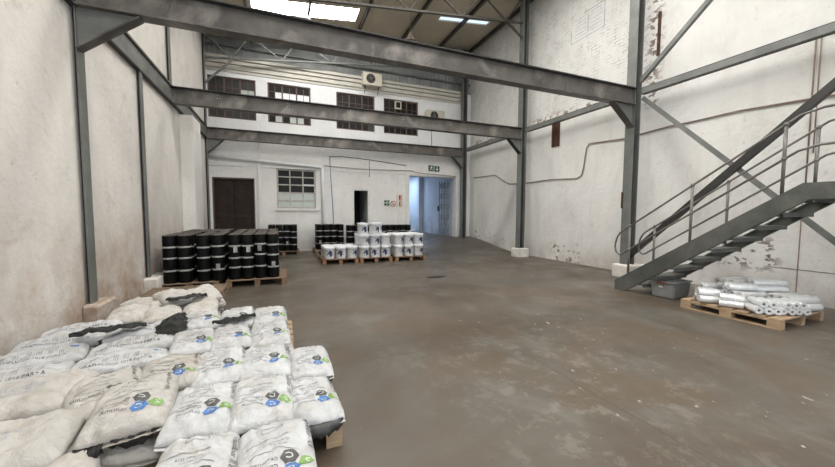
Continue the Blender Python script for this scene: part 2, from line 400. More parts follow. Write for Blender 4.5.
# glowing roof sheets; all but the first are unseen, added to light the hall
for k, h in enumerate(SKYL):
    bm = bmesh.new(); roofpiece(bm, h[0], h[1], h[2], h[3], .02)
    o = struct('window_%d' % (k+6), bm, M['skylight'])
# unseen front wall behind the camera, with an opening added to let light in
bm = bmesh.new(); wallgrid(bm, XL, XW, -.1, 8.8, [(-1.6, 7.2, -.1, 5.0)], YF-.3, YF-.02)
struct('wall_front', bm, M['wall_back'])
# far gable cladding and cream flashing
bm = bmesh.new(); z0 = 6.85
prism(bm, [(XL, YB+.2, z0), (XW, YB+.2, z0), (XW, YB+.2, roofz(XW)), (XL, YB+.2, roofz(XL))], (0, .04, 0))
for i in range(58):
    x = XL+.05+.18*i; prism(bm, [(x, YB+.165, z0), (x+.05, YB+.165, z0), (x+.05, YB+.165, roofz(x)-.02), (x, YB+.165, roofz(x)-.02)], (0, .036, 0))
struct('wall_gable', bm, M['cladding'])
bm = bmesh.new()
for k, (za, zb, yy) in enumerate(((6.36, 6.44, .03), (6.46, 6.6, .07), (6.62, 6.74, .11), (6.76, 6.86, .16))): bx(bm, XL, 7.55, YB-yy, YB+.02, za, zb)
struct('trim_1', bm, M['stripe_cream'])
# horizontal rails on the gable
bm = bmesh.new()
for z in (6.9, 7.3): bar(bm, (XL, YB+.1, z), (XW, YB+.1, z), .06, .06)
struct('trim_2', bm, M['steel'])
# ledges and frames on the back wall
bm = bmesh.new(); bx(bm, XL, XW, YB-.035, YB, 3.12, 3.2); bx(bm, XL, XW, YB-.02, YB, 3.62, 3.68)
struct('trim_3', bm, M['white_paint'])
bm = bmesh.new(); bx(bm, 4.98, 5.14, YB-.04, YB+.31, -.0, 3.12); bx(bm, 7.41, 7.55, YB-.04, YB+.3, .3, 3.12)
struct('trim_4', bm, M['white_paint'])
bm = box(-.74, -.64, YB-.08, YB, 0, 4.0); struct('trim_5', bm, M['white_paint'])
bm = box(4.6, 4.66, YB-.03, YB, 0, 3.1); struct('trim_6', bm, M['wall_back'])
# left wall pilaster
struct('trim_7', box(XL-.02, -2.02, 10.2, 11.1, -.05, 3.93), M['trim_white'])
# passage beyond the opening
bm = box(7.44, 7.7, YB+.3, 20.2, -.1, 5); struct('wall_passage_right', bm, M['passage'])
bm = bmesh.new(); bx(bm, 3.6, 7.7, 20.2, 20.5, -.1, 5); struct('wall_passage_far', bm, M['passage'])
bm = box(3.4, 3.6, YB+.3, 20.2, -.1, 5); struct('wall_passage_left', bm, M['passage'])
bm = bmesh.new(); bx(bm, 7.2, 7.44, 17.6, 17.85, .2, 5); struct('trim_8', bm, M['passage'])
bm = bmesh.new(); bx(bm, 3.4, 7.7, YB+.3, 20.5, 3.95, 4.05); struct('ceiling_passage', bm, M['passage'])
bm = bmesh.new()
for y in (15.5, 17.5): bar(bm, (3.6, y, 3.85), (7.44, y, 3.85), .08, .12)
struct('trim_9', bm, M['steel'])
# room behind dark doorway
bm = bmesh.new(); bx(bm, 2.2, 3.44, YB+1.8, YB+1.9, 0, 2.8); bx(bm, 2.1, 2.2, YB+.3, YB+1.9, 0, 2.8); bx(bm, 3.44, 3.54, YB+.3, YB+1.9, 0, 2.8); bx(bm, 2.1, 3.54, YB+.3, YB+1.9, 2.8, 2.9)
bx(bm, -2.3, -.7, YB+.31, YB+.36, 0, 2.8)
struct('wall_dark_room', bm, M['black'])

# doors
bm = bmesh.new(); nb = 14; x0, x1 = LEFTDOOR[0]+.04, LEFTDOOR[1]-.04
d = thing('door_1', None, None, (0, 0, 0)); d['kind'] = 'structure'
for half in (0, 1):
    bm = bmesh.new(); a = x0+(x1-x0)*half/2; b = a+(x1-x0)/2-.01
    for i in range(7):
        u = a+(b-a)*i/7; bx(bm, u+.004, u+(b-a)/7-.004, YB+.12, YB+.15, .02, 2.66)
    for z in (.25, 1.3, 2.4): bx(bm, a, b, YB+.1, YB+.125, z, z+.12)
    obj('door_leaf', bm, M['door_wood'], d)
bm = bmesh.new(); bx(bm, LEFTDOOR[0], x0, YB+.02, YB+.28, 0, 2.72); bx(bm, x1, LEFTDOOR[1], YB+.02, YB+.28, 0, 2.72); bx(bm, x0, x1, YB+.02, YB+.28, 2.67, 2.72)
obj('door_frame', bm, M['brown_frame'], d)
d = thing('door_2', None, None); d['kind'] = 'structure'
bm = bmesh.new(); bx(bm, 2.72, 2.77, YB+.01, YB+.28, 0, 2.44); bx(bm, 3.34, 3.44, YB+.01, YB+.28, 0, 2.44); bx(bm, 2.77, 3.34, YB+.01, YB+.28, 2.39, 2.44)
obj('door_frame', bm, M['white_paint'], d)

# windows
def window(name, r, cols, rows, thick, mun, mat, pane, secs=None, y=YB+.06):
    t = thing(name, None, None); t['kind'] = 'structure'
    x0, x1, z0, z1 = r; bm = bmesh.new(); f = thick
    bx(bm, x0, x1, y, y+.07, z0, z0+f); bx(bm, x0, x1, y, y+.07, z1-f, z1); bx(bm, x0, x0+f, y, y+.07, z0+f, z1-f); bx(bm, x1-f, x1, y, y+.07, z0+f, z1-f)
    if secs:
        for k in range(1, secs): xc = x0+(x1-x0)*k/secs; bx(bm, xc-f*.5, xc+f*.5, y, y+.07, z0+f, z1-f)
    obj('window_frame', bm, mat, t)
    bm = bmesh.new()
    for k in range(1, cols): xc = x0+(x1-x0)*k/cols; bx(bm, xc-mun/2, xc+mun/2, y+.015, y+.05, z0, z1)
    for k in range(1, rows): zc = z0+(z1-z0)*k/rows; bx(bm, x0, x1, y+.018, y+.048, zc-mun/2, zc+mun/2)
    obj('glazing_bars', bm, mat, t)
    bm = bmesh.new(); mats = []
    for i in range(cols):
        for j in range(rows):
            m = pane(i, j)
            if m not in mats: mats.append(m)
            a = x0+(x1-x0)*i/cols; b = a+(x1-x0)/cols; c = z0+(z1-z0)*j/rows; dd = c+(z1-z0)/rows
            bx(bm, a, b, y+.03, y+.036, c, dd, mi=mats.index(m))
    obj('window_pane', bm, [M[m] for m in mats], t); return t
window('window_1', UPW[0], 6, 4, .05, .018, M['brown_frame'], lambda i, j: 'glass_pale' if (i >= 4 and j == 2) else ('glass_grey'), 3)
window('window_2', UPW[1], 6, 5, .05, .018, M['brown_frame'], lambda i, j: 'white_and_lit_pane' if j == 3 and i not in (0,) else ('glass_pale' if (j == 0 and i in (1, 3, 4)) else 'glass_dark'), 3)  # bright panes paint in the daylight seen through this window
window('window_3', UPW[2], 6, 4, .05, .016, M['brown_frame'], lambda i, j: 'glass_grey' if (i > 4 and j == 0) else 'glass_dark', 3)
w4 = window('window_4', UPW[3], 6, 4, .05, .016, M['brown_frame'], lambda i, j: 'glass_dark', 3)
bm = bmesh.new(); bx(bm, 4.5, 4.78, YB-.02, YB+.06, 5.82, 6.14); obj('vent_sash', bm, M['ac'], w4)
bm = bmesh.new(); bx(bm, 4.55, 4.73, YB-.03, YB-.02, 5.87, 6.09); obj('vent_opening', bm, M['glass_dark'], w4)
w5 = window('window_5', LOWWIN, 3, 5, .06, .045, M['old_paint'], lambda i, j: 'glass_pale' if j < 2 else 'glass_dark', None, YB+.04)
bm = box(LOWWIN[0]-.06, LOWWIN[1]+.06, YB-.06, YB+.04, LOWWIN[2]-.08, LOWWIN[2]); obj('window_sill', bm, M['trim_white'], w5)
bm = box(.72+.1, 1.22, YB+.0, YB+.03, 2.5, 2.56); obj('broken_bar', bm, M['white_paint'], w5)
# dark interior behind upper windows
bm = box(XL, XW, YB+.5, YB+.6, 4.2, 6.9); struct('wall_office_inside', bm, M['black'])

# ---------------------------------------------------------------- steel frame
LAB = {(1): 'near', 2: 'middle', 3: 'far'}
def block(x0, x1, y0, y1, h, label, z0=0, m='trim_white'):
    bm = bmesh.new(); bx(bm, x0, x1, y0, y1, z0-.02, h, .025); return tag(obj('concrete_block', bm, M[m]), label, 'block')
def hcol(x, y, z0, z1, label, dep=.2, wid=.22):
    t = thing('steel_column', label, 'column', (x, y, z0)); h = z1-z0
    bm = bmesh.new(); bx(bm, 0, .018, -wid/2, wid/2, 0, h); bx(bm, dep-.018, dep, -wid/2, wid/2, 0, h); obj('flange', bm, M['steel'], t)
    bm = box(.018, dep-.018, -.008, .008, 0, h); obj('web', bm, M['beam_dark'], t)
    return t
hcol(XR, 5.53, .3, roofz(XR)-.06, 'grey steel column on white block beside the foot of the stairs')
hcol(XR, 9.42, .3, roofz(XR)-.06, 'grey steel column on white block midway along right wall')
hcol(XR, 13.36, floorz(7.6, 13.36)-.02, roofz(XR)-.06, 'grey steel column in back right corner beside wide doorway')
hcol(XR, 1.55, .3, roofz(XR)-.06, 'grey steel column on right wall nearest the viewer')
block(7.38, 7.96, 5.32, 5.76, .3, 'white painted concrete block under column beside the stairs')
block(7.40, 7.86, 9.24, 9.64, .3, 'white painted concrete block under middle column of right wall')
block(7.38, 7.96, 1.34, 1.78, .3, 'white painted concrete block under nearest column of right wall')
def lcol(y, z0, z1, label, w_=.2, x=-2.24):
    t = thing('steel_column', label, 'column', (x-.06, y, z0)); h = z1-z0
    obj('flange', box(.045, .06, -w_/2, w_/2, 0, h), M['steel'], t); obj('web', box(0, .045, -.01, .01, 0, h), M['beam_dark'], t); return t
lcol(5.53, .33, 7.5, 'grey steel column set in left wall nearest the viewer', .17)
lcol(7.52, .3, ZB+.02, 'thin grey steel post on left wall between the two concrete pads', .13)
lcol(9.35, ZT, 7.5, 'short dark post above the left wall beam', .16)
lcol(13.33, 0, 7.5, 'grey steel column at back end of left wall', .2)
block(-2.31, -2.13, 5.36, 5.86, .33, 'dusty brown concrete pad at foot of near left column', m='pad')
block(-2.31, -2.08, 7.36, 8.1, .3, 'whitish concrete pad against left wall beside the black rolls')

def tiebeam(y, label, dark):
    t = thing('steel_beam', label, 'beam', (0, y, ZT))
    xa, xb = -2.24, 7.5; h = ZT-ZB
    obj('web', box(xa, xb, -.008, .008, -h+.018, -.018), M['beam'], t)
    obj('top_flange', box(xa, xb, -.1, .1, -.02, 0), M['beam_dark'], t); obj('bottom_flange', box(xa, xb, -.1, .1, -h, -h+.02), M['beam'], t)
    for s, x in (((1, xa), (-1, xb)) if y != Y2 else ((-1, xb),)):
        L, D = (.64, .5) if dark else (.5, .48)
        bm = bmesh.new(); prism(bm, [(x, -.012, -h), (x+s*L, -.012, -h), (x, -.012, -h-D)], (0, .024, 0)); obj('gusset', bm, M['steel'], t)
        bm = bmesh.new(); p, q = Vector((x+s*L, 0, -h-.01)), Vector((x+s*.0, 0, -h-D)); bar(bm, p, q, .16, .02); obj('gusset_flange', bm, M['beam_dark'] if not dark else M['beam'], t)
    bm = bmesh.new()
    for x in [xa+.9+1.55*k for k in range(6)]:
        for dx in (0, .05):
            for dz in (-.08, -.14): tube(bm, [(x+dx, -.012, dz), (x+dx, -.002, dz)], .008, 6)
    if not dark: obj('bolt_heads', bm, M['white_and_lit_pane'], t)
    else: bm.free()
    return t
tiebeam(Y1, 'nearest wide grey steel beam crossing top of the hall', True)
tiebeam(Y2, 'middle grey steel beam crossing the hall in front of the upper windows', False)
tiebeam(Y3, 'farthest grey steel beam crossing just in front of the back wall', False)
# long beams on the side walls
t = thing('steel_beam', 'long grey steel beam running along the left wall', 'beam', (-2.24, 0, 0))
obj('web', box(-.06, -.0, 1.5, Y3-.1, ZB+.02, ZT-.02), M['steel'], t); obj('top_flange', box(-.06, .03, 1.5, Y3-.1, ZT-.02, ZT), M['beam_dark'], t)
obj('bottom_flange', box(-.06, .02, 1.5, Y3-.1, ZB, ZB+.02), M['beam_dark'], t)
t = tag(obj('wall_pipe', tube(bmesh.new(), [(-2.26, 1.5, ZT+.06), (-2.26, Y3-.2, ZT+.06)], .02), M['conduit'], smooth=False), 'thin brown pipe lying along top of the left wall beam', 'pipe')
def girt(ya, yb, label):
    t = thing('wall_girt', label, 'beam', (7.68, 0, 0))
    obj('web', box(-.015, .015, ya, yb, 4.22, 4.34), M['steel'], t); obj('top_flange', box(-.015, .09, ya, yb, 4.34, 4.355), M['beam_dark'], t); obj('bottom_flange', box(-.015, .09, ya, yb, 4.205, 4.22), M['beam_dark'], t)
girt(Y2+.13, Y3-.08, 'horizontal grey rail on right wall between the two farthest columns')
girt(Y1+.16, Y2-.1, 'horizontal grey rail on right wall above the rusty brown slot')
girt(1.67, Y1-.08, 'horizontal grey rail on right wall above the stairs')
def brace(p, q, label, w_=.09, m='steel'):
    bm = bmesh.new(); bar(bm, p, q, .012, w_, (1, 0, 0)); d = (Vector(q)-Vector(p)); 
    bar(bm, Vector(p)+Vector((.04, 0, 0)), Vector(q)+Vector((.04, 0, 0)), w_, .012, (1, 0, 0))
    return tag(obj('cross_brace', bm, M[m]), label, 'brace')
def brace2(p, q, label, w_, m):
    d = (Vector(q)-Vector(p)).normalized(); nrm = Vector((1, 0, 0)).cross(d).normalized()
    bm = bmesh.new(); bar(bm, p, q, w_, .014, (1, 0, 0)); e = nrm*(w_/2)
    bar(bm, Vector(p)+e+Vector((.035, 0, 0)), Vector(q)+e+Vector((.035, 0, 0)), .012, .07, (1, 0, 0))
    return tag(obj('cross_brace', bm, M[m]), label, 'brace')
brace2((7.6, 5.66, .36), (7.6, 1.75, 4.08), 'thick dark diagonal brace rising behind the stair handrails', .12, 'beam_dark')
brace2((7.66, 5.36, 4.12), (7.66, 1.68, .45), 'pale grey diagonal brace falling from column head behind the stairs', .085, 'steel')
brace2((7.62, 5.42, 4.50), (7.62, 1.68, 7.6), 'grey diagonal brace rising above the right wall rail', .085, 'steel')
# lattice trusses
def truss(y, label, mt='steel', xb=7.5):
    t = thing('roof_truss', label, 'truss', (0, y, 0)); lo = lambda x: 6.86+.117*x; hi = lambda x: roofz(x)-.16
    bm = bmesh.new(); bar(bm, (-2.24, 0, lo(-2.24)), (xb, 0, lo(xb)), .07, .055); obj('bottom_chord', bm, M[mt], t)
    bm = bmesh.new(); bar(bm, (-2.24, 0, hi(-2.24)), (xb, 0, hi(xb)), .1, .09); obj('top_chord', bm, M[mt], t)
    xs = [-2.2, -1.45, -.85, .15, .75, 1.9, 2.5, 3.5, 4.15, 5.2, 5.9, 6.85, 7.45]
    for k in range(len(xs)-1):
        a, b = xs[k], xs[k+1]; pa = (a, 0, hi(a) if k % 2 == 0 else lo(a)); pb = (b, 0, lo(b) if k % 2 == 0 else hi(b))
        bm = bmesh.new(); bar(bm, pa, pb, .04, .04); obj('web_member', bm, M[mt], t)
    for xe, s in ((-2.24, 1), (xb, -1)):
        bm = bmesh.new(); bar(bm, (xe, 0, (5.78 if s > 0 else 7.25)), (xe+s*(.85 if s > 0 else .6), 0, lo(xe+s*.8)), .05, .06); obj('knee_brace', bm, M[mt], t)
    return t
truss(Y3-.02, 'lattice roof truss in front of the dark cladding at the back')
truss(Y2, 'lattice roof truss below the bright skylight', 'purlin')
truss(Y1, 'lattice roof truss above the nearest wide beam')
truss(1.55, 'lattice roof truss nearest the viewer')
for k, x in enumerate((-.85, .95, 2.75, 4.55, 6.35, 7.95)):
    bm = bmesh.new(); z = roofz(x)-.075; ibeam(bm, (x, YF, z), (x, YB+.2, z), .07, .14, .012, .012)
    tag(obj('roof_purlin', bm, M['purlin']), '%s dark purlin under the roof sheets' % ('leftmost', 'second from left', 'third from left', 'third from right', 'second from right', 'rightmost wall-side')[k], 'purlin')

# lamps
def pendant(x, y, ztop, zb, label, m='white_paint'):
    t = thing('pendant_lamp', label, 'lamp', (x, y, zb))
    lathe(bm := bmesh.new(), [(.17, 0), (.165, .02), (.12, .1), (.06, .19), (.045, .28), (.0, .29)], 20); obj('lamp_shade', bm, M[m], t)
    obj('lamp_rod', tube(bmesh.new(), [(0, 0, .28), (0, 0, ztop-zb)], .008, 6), M['steel'], t)
pendant(.62, 8.7, roofz(.62), 6.0, 'white pendant lamp below the bright skylight')
pendant(4.05, 10.7, roofz(4.05), 7.1, 'pendant lamp hanging near the middle of the roof behind the beam', 'conduit')

# ---------------------------------------------------------------- things on the back wall
def acunit(x, z, w_, h_, label):
    t = thing('ac_unit', label, 'air conditioner', (x, YB-.05, z)); bm = bmesh.new(); bx(bm, 0, w_, -.3, 0, 0, h_, .02); obj('casing', bm, M['ac'], t)
    bm = bmesh.new(); cx, cz = w_*.4, h_*.52; rr = h_*.36
    tube(bm, [(cx, -.3, cz), (cx, -.315, cz)], rr, 24); g_ = obj('fan_grille', bm, M['ac_grille'], t)
    bm = bmesh.new()
    for k in range(5):
        a = 2*PI*k/5+.4; bar(bm, (cx, -.322, cz), (cx+math.cos(a)*rr*.9, -.322, cz+math.sin(a)*rr*.9), .01, .05, (0, -1, 0))
    tube(bm, [(cx, -.32, cz), (cx, -.33, cz)], .04, 10); obj('fan_blades', bm, M['steel'], g_)
    for s in (.12, w_-.12):
        bm = bmesh.new(); bar(bm, (s, -.28, -.02), (s, .05, -.02), .03, .03); bar(bm, (s, -.25, -.03), (s, .04, -.22), .02, .02); obj('wall_bracket', bm, M['steel'], t)
acunit(3.08, 6.5, .78, .5, 'cream air conditioner outdoor unit beside the cream band, high up')
acunit(5.82, 5.36, .82, .5, 'cream air conditioner outdoor unit right of the last upper window')
pp = [(-2.22, YB-.1, 3.43), (1.45, YB-.1, 3.24), (1.52, YB-.1, 3.16), (1.53, YB-.1, .05)]
tag(obj('drain_pipe', tube(bmesh.new(), pp, .055, 10), M['white_and_lit_pane']), 'white drain pipe crossing and descending beside the back window', 'pipe')
pp = [(1.82, YB-.03, 3.64), (1.84, YB-.03, 3.0), (1.9, YB-.03, 2), (1.98, YB-.03, .05)]
tag(obj('hanging_cable', tube(bmesh.new(), pp, .012, 6), M['cable_blue']), 'blue cable hanging down the back wall', 'cable')
pp = [(1.8, YB-.03, 3.66), (2.3, YB-.03, 3.7), (3.4, YB-.03, 3.64), (5, YB-.03, 3.5)]
tag(obj('wall_cable', tube(bmesh.new(), pp, .012, 6), M['black']), 'thin black cable fixed along the back wall', 'cable')
tag(obj('wall_cable', tube(bmesh.new(), [(1.62, YB-.05, 3.3), (3.0, YB-.05, 3.24), (5.2, YB-.05, 3.28), (5.6, YB-.05, 3.2), (7.4, YB-.05, 3.14)], .014, 6), M['conduit']), 'brownish grime line running level above the dark doorway', 'cable')  # dirt line along the ledge, built as a thin tube
tag(obj('wall_cable', tube(bmesh.new(), [(3.4, YB-.03, 2.95), (3.4, YB-.03, 3.6)], .01, 6), M['ink_grey']), 'short vertical cable above the dark doorway', 'cable')
tag(obj('wall_cable', tube(bmesh.new(), [(6.2, YB-.02, 4.0), (6.15, YB-.02, 5.35)], .012, 6), M['cable_blue']), 'thin blue cable below the small air conditioner', 'cable')
# signs
def sign(x0, x1, z0, z1, back, label, deco):
    t = thing('wall_sign', label, 'sign', (0, YB, 0)); obj('sign_plate', box(x0, x1, -.02, 0, z0, z1), M[back], t)
    for name, m, polys in deco:
        bm = bmesh.new()
        for po in polys: prism(bm, [(x0+(x1-x0)*u, -.024, z0+(z1-z0)*v) for u, v in po], (0, .0035, 0))
        obj(name, bm, M[m], t)
circ = lambda cx, cy, r, n=16, a0=0, a1=2*PI: [(cx+r*math.cos(a0+(a1-a0)*k/n), cy+r*math.sin(a0+(a1-a0)*k/n)) for k in range(n)]
def ring(cx, cy, r0, r1, n=16):
    out = []
    for k in range(n):
        a, b = 2*PI*k/n, 2*PI*(k+1)/n
        out.append([(cx+r0*math.cos(a), cy+r0*math.sin(a)), (cx+r1*math.cos(a), cy+r1*math.sin(a)), (cx+r1*math.cos(b), cy+r1*math.sin(b)), (cx+r0*math.cos(b), cy+r0*math.sin(b))])
    return out
sign(6.04, 6.29, 3.32, 3.57, 'green_sign', 'green exit sign with running figure above wide doorway', [('running_figure', 'sign_white', [circ(.6, .8, .09, 10), [(.45, .72), (.65, .68), (.55, .4), (.4, .42)], [(.42, .45), (.5, .4), (.3, .15), (.15, .12), (.12, .18), (.28, .24)], [(.5, .45), (.58, .4), (.75, .28), (.72, .08), (.64, .1), (.66, .25)], [(.6, .68), (.66, .62), (.85, .55), (.83, .49), (.62, .52)], [(.46, .72), (.42, .62), (.22, .6), (.23, .67)]])])
sign(6.33, 6.57, 3.31, 3.55, 'green_sign', 'green sign with white arrow down above wide doorway', [('arrow', 'sign_white', [[(.42, .85), (.58, .85), (.58, .5), (.8, .5), (.5, .15), (.2, .5), (.42, .5)]])])
sign(4.03, 4.25, 1.79, 2.01, 'green_sign', 'small dark sign with white cross left of the red signs', [('cross', 'sign_white', [[(.42, .05), (.58, .05), (.58, .95), (.42, .95)], [(.05, .42), (.95, .42), (.95, .58), (.05, .58)]])])
sign(4.28, 4.54, 1.74, 2.0, 'sign_white', 'round red prohibition sign beside wide doorway', [('red_ring', 'red', ring(.5, .5, .34, .46)+[[(.22, .73), (.28, .8), (.8, .27), (.72, .2)]]), ('flame', 'navy', [circ(.5, .45, .12, 8)])])
sign(4.57, 4.82, 1.74, 2.26, 'sign_tan', 'tall tan and red fire equipment sign', [('red_symbol', 'red', [circ(.5, .76, .2, 14), [(.4, .1), (.6, .1), (.6, .34), (.55, .4), (.45, .4), (.4, .34)]])])
# folding gate in the passage
t = thing('security_gate', 'blue grey folding metal gate just inside the wide doorway', 'gate', (7.3, 0, .38))
for k in range(5):
    bm = bmesh.new(); y = 14.05+.28*k; bx(bm, -.02, .02, y, y+.035, 0, 2.65); obj('gate_bar', bm, M['gate'], t)
bm = bmesh.new()
for k in range(4):
    for j in range(5):
        y = 14.06+.28*k; z = .1+.5*j; bar(bm, (.03, y, z), (.03, y+.28, z+.45), .01, .03, (1, 0, 0)); bar(bm, (-.03, y, z+.45), (-.03, y+.28, z), .01, .03, (1, 0, 0))
obj('lattice', bm, M['gate'], t)
bm = box(-.05, .03, 15.2, 15.3, 1.2, 1.45); obj('lock', bm, M['black'], t)

# ---------------------------------------------------------------- right wall fittings
yz = [(13.3, 3.08), (12.4, 3.05), (11.64, 3.03), (11.1, 2.75), (10.72, 2.6), (9.76, 2.56), (8.6, 2.58), (7.55, 2.52), (7.38, 2.6), (7.32, 2.8), (7.24, 3.35), (7.15, 3.46), (6.1, 3.39), (5.74, 3.41), (5.0, 3.45), (4.52, 3.44), (3.8, 3.45), (3.15, 3.41), (2.59, 3.37), (1.4, 3.35)]
tag(obj('wall_conduit', tube(bmesh.new(), [(XW-.03, y, z) for y, z in yz], .016, 6), M['conduit']), 'brown conduit wandering along the right wall with one high step', 'conduit')
bm = bmesh.new(); tube(bm, [(XW-.012, 2.84, 4.4), (XW-.012, 2.84, 1.95)], .011, 6); tube(bm, [(XW-.012, 2.78, 4.4), (XW-.012, 2.78, 2.5)], .009, 6)
tag(obj('wall_pipe', bm, M['conduit']), 'pair of thin vertical brown pipes on wall above the stairs', 'pipe')
tag(obj('rusty_strip', box(XW-.03, XW+.01, 5.33, 5.39, 5.12, 6.1), M['rust']), 'vertical rusty strip high on right wall behind the near column', 'bracket')
bm = bmesh.new(); bx(bm, XW-.05, XW+.01, 8.28, 8.36, 3.6, 4.42); bx(bm, XW-.05, XW+.01, 8.5, 8.58, 3.6, 4.42); bx(bm, XW-.02, XW+.01, 8.36, 8.5, 3.6, 4.42)
tag(obj('rusty_channel', bm, M['rust']), 'rusty brown steel channel hanging below the right wall rail', 'bracket')
tag(obj('rusty_bracket', box(7.47, 7.5, 5.62, 5.645, 1.62, 2.0), M['rust']), 'small rusty bracket on side of near right column', 'bracket')
# panel seam on the lower wall by the stairs
bm = bmesh.new(); bx(bm, XW-.006, XW, 2.855, 2.87, 0, 1.9); bx(bm, XW-.006, XW, .5, 3.3, .55, .562)
struct('trim_10', bm, M['conduit'])
# bricked-up vent outline
bm = bmesh.new()
for a, b, c, d_ in ((6.82, 7.95, 6.5, 6.51), (6.82, 7.5, 7.18, 7.19), (6.82, 6.83, 6.5, 7.2), (7.94, 7.95, 6.5, 6.9), (7.35, 7.36, 6.6, 7.1)): bx(bm, XW-.012, XW, a, b, c, d_)
for k in range(1, 7):
    for j in (0, 1): bx(bm, XW-.008, XW, 6.9+.52*j, 7.3+.5*j, 6.5+.1*k, 6.506+.1*k)
struct('trim_11', bm, M['ink_faint'])
# floor drain stain
bm = bmesh.new(); prism(bm, [(3.34+.24*math.cos(a)*(1+.1*math.sin(3*a)), 7.08+.12*math.sin(a), .001) for a in (2*PI*k/20 for k in range(20))], (0, 0, .004))
tag(obj('floor_drain', bm, M['black']), 'dark drain cover in the floor in front of the white tubs', 'drain')

# ---------------------------------------------------------------- staircase
t = thing('steel_staircase', 'dark steel open-tread staircase with pipe handrails at right wall', 'staircase', (0, 0, 0))
def stringer(x, s, top, bot):
    bm = bmesh.new(); (t0, t1), (b0, b1) = top, bot
    poly = [(t0[0], 0.0), t0, t1, (-1.5, t1[1]), (-1.5, b1[1]), b1, b0]
    for q in ((0, 1, 2, 5, 6), (2, 3, 4, 5)): prism(bm, [Vector((x, poly[i][0], poly[i][1])) for i in q], (.012*s, 0, 0))
    for pts in ((t0, t1, (-1.5, t1[1])), (b0, b1, (-1.5, b1[1]))):
        for p, q in zip(pts, pts[1:]): bar(bm, (x+s*.03, *p), (x+s*.03, *q), .05, .012)
    obj('stringer', bm, M['stair'], t)
stringer(6.16, 1, ((4.72, .17), (2.18, 1.89)), ((4.5, 0.01), (2.12, 1.69)))
stringer(6.98, -1, ((4.55, .06), (2.12, 1.86)), ((4.37, 0.0), (2.12, 1.68)))
for k in range(1, 10):
    z = .19*k; yc = 3.27+(.93-z)*1.37; bm = bmesh.new(); bx(bm, 6.172, 6.966, yc-.13, yc+.12, z-.025, z)
    bx(bm, 6.172, 6.966, yc+.108, yc+.12, z-.06, z-.025); bx(bm, 6.172, 6.966, yc-.13, yc-.118, z-.06, z-.025)
    obj('tread', bm, M['stair'], t)
obj('landing', box(6.175, 6.965, -1.5, 2.2, 1.82, 1.85), M['stair'], t)
def rail(x, posts, offs):
    zt = lambda y: 1.89-(y-2.18)*.677 if y > 2.18 else 1.89
    top = lambda y: zt(y)+.92; mid = lambda y: zt(y)+.47
    ys_ = 4.62+offs; r_ = .017
    bm = bmesh.new(); pts = [(x, -1.5, top(2.0)), (x, 2.05, top(2.0)), (x, 2.25, top(2.25)), (x, ys_, top(ys_))]
    n = 10; yc = ys_; 
    a, b = top(ys_), mid(ys_); 
    for k in range(1, n): th = PI*k/n; pts.append((x, yc+.14*math.sin(th)+.0, (a+b)/2+(a-b)/2*math.cos(th)-.1*math.sin(th)*.8))
    pts += [(x, ys_, mid(ys_)), (x, 2.25, mid(2.25)), (x, 2.05, mid(2.0)), (x, -1.5, mid(2.0))]
    tube(bm, pts, r_, 8); obj('handrail', bm, M['rail'], t)
    for y in posts:
        bm = bmesh.new(); tube(bm, [(x, y, zt(y)-.12), (x, y, top(y))], .021, 8)
        for zz in (top(y), mid(y)): bmesh.ops.create_uvsphere(bm, u_segments=10, v_segments=6, radius=.032, matrix=Matrix.Translation((x, y, zz)))
        obj('rail_post', bm, M['rail'], t, smooth=True)
rail(6.19, (4.47, 3.44, 2.38, .9), 0); rail(6.95, (4.5, 3.33, 2.34, .9), .05)
for x in (6.2, 6.94):
    bm = bmesh.new(); bx(bm, x-.04, x+.04, -1.4, -1.32, 0, 1.7); obj('landing_leg', bm, M['stair'], t)
    bm = bmesh.new(); bx(bm, x-.03, x+.05, 4.5, 4.6, 0, .07); obj('stair_foot', bm, M['stair'], t)

# ---------------------------------------------------------------- pallets
def pallet_proto(wx, ly, top, blk, h=.14):
    t = thing('wooden_pallet', 'x', 'pallet')
    nb = 7; bw = ly/nb*.78
    for k in range(nb):
        y = (ly-bw)*k/(nb-1); bm = bmesh.new(); bx(bm, 0, wx, y, y+bw, h-.022, h, .003); obj('deck_board', bm, top, t)
    for x in (0, wx/2-.05, wx-.1):
        bm = bmesh.new(); bx(bm, x, x+.1, 0, ly, h-.042, h-.0225); obj('stringer_board', bm, top, t)
        bm = bmesh.new(); bx(bm, x, x+.1, 0, ly, 0, .018); obj('bottom_board', bm, top, t)
        for y in (0, ly/2-.07, ly-.14):
            bm = bmesh.new(); bx(bm, x, x+.1, y, y+.14, .018, h-.042); obj('block', bm, blk, t)
    return t
PP = {}
def pallet(x, y, label, rz=0, kind='light', wx=1.0, ly=1.2, z=0):
    key = (kind, wx, ly)
    if key not in PP:
        o = pallet_proto(wx, ly, M[{'light': 'pallet', 'mid': 'pallet_mid', 'dark': 'pallet_dark', 'red': 'pallet_mid'}[kind]], M[{'light': 'pallet', 'mid': 'pallet_mid', 'dark': 'pallet_dark', 'red': 'pallet_red'}[kind]]); PP[key] = o
    else: o = dup(PP[key])
    o['label'] = label; o.location = (x, y, z); o.rotation_euler = (0, 0, rz); o['group'] = 'wooden pallets'; return o

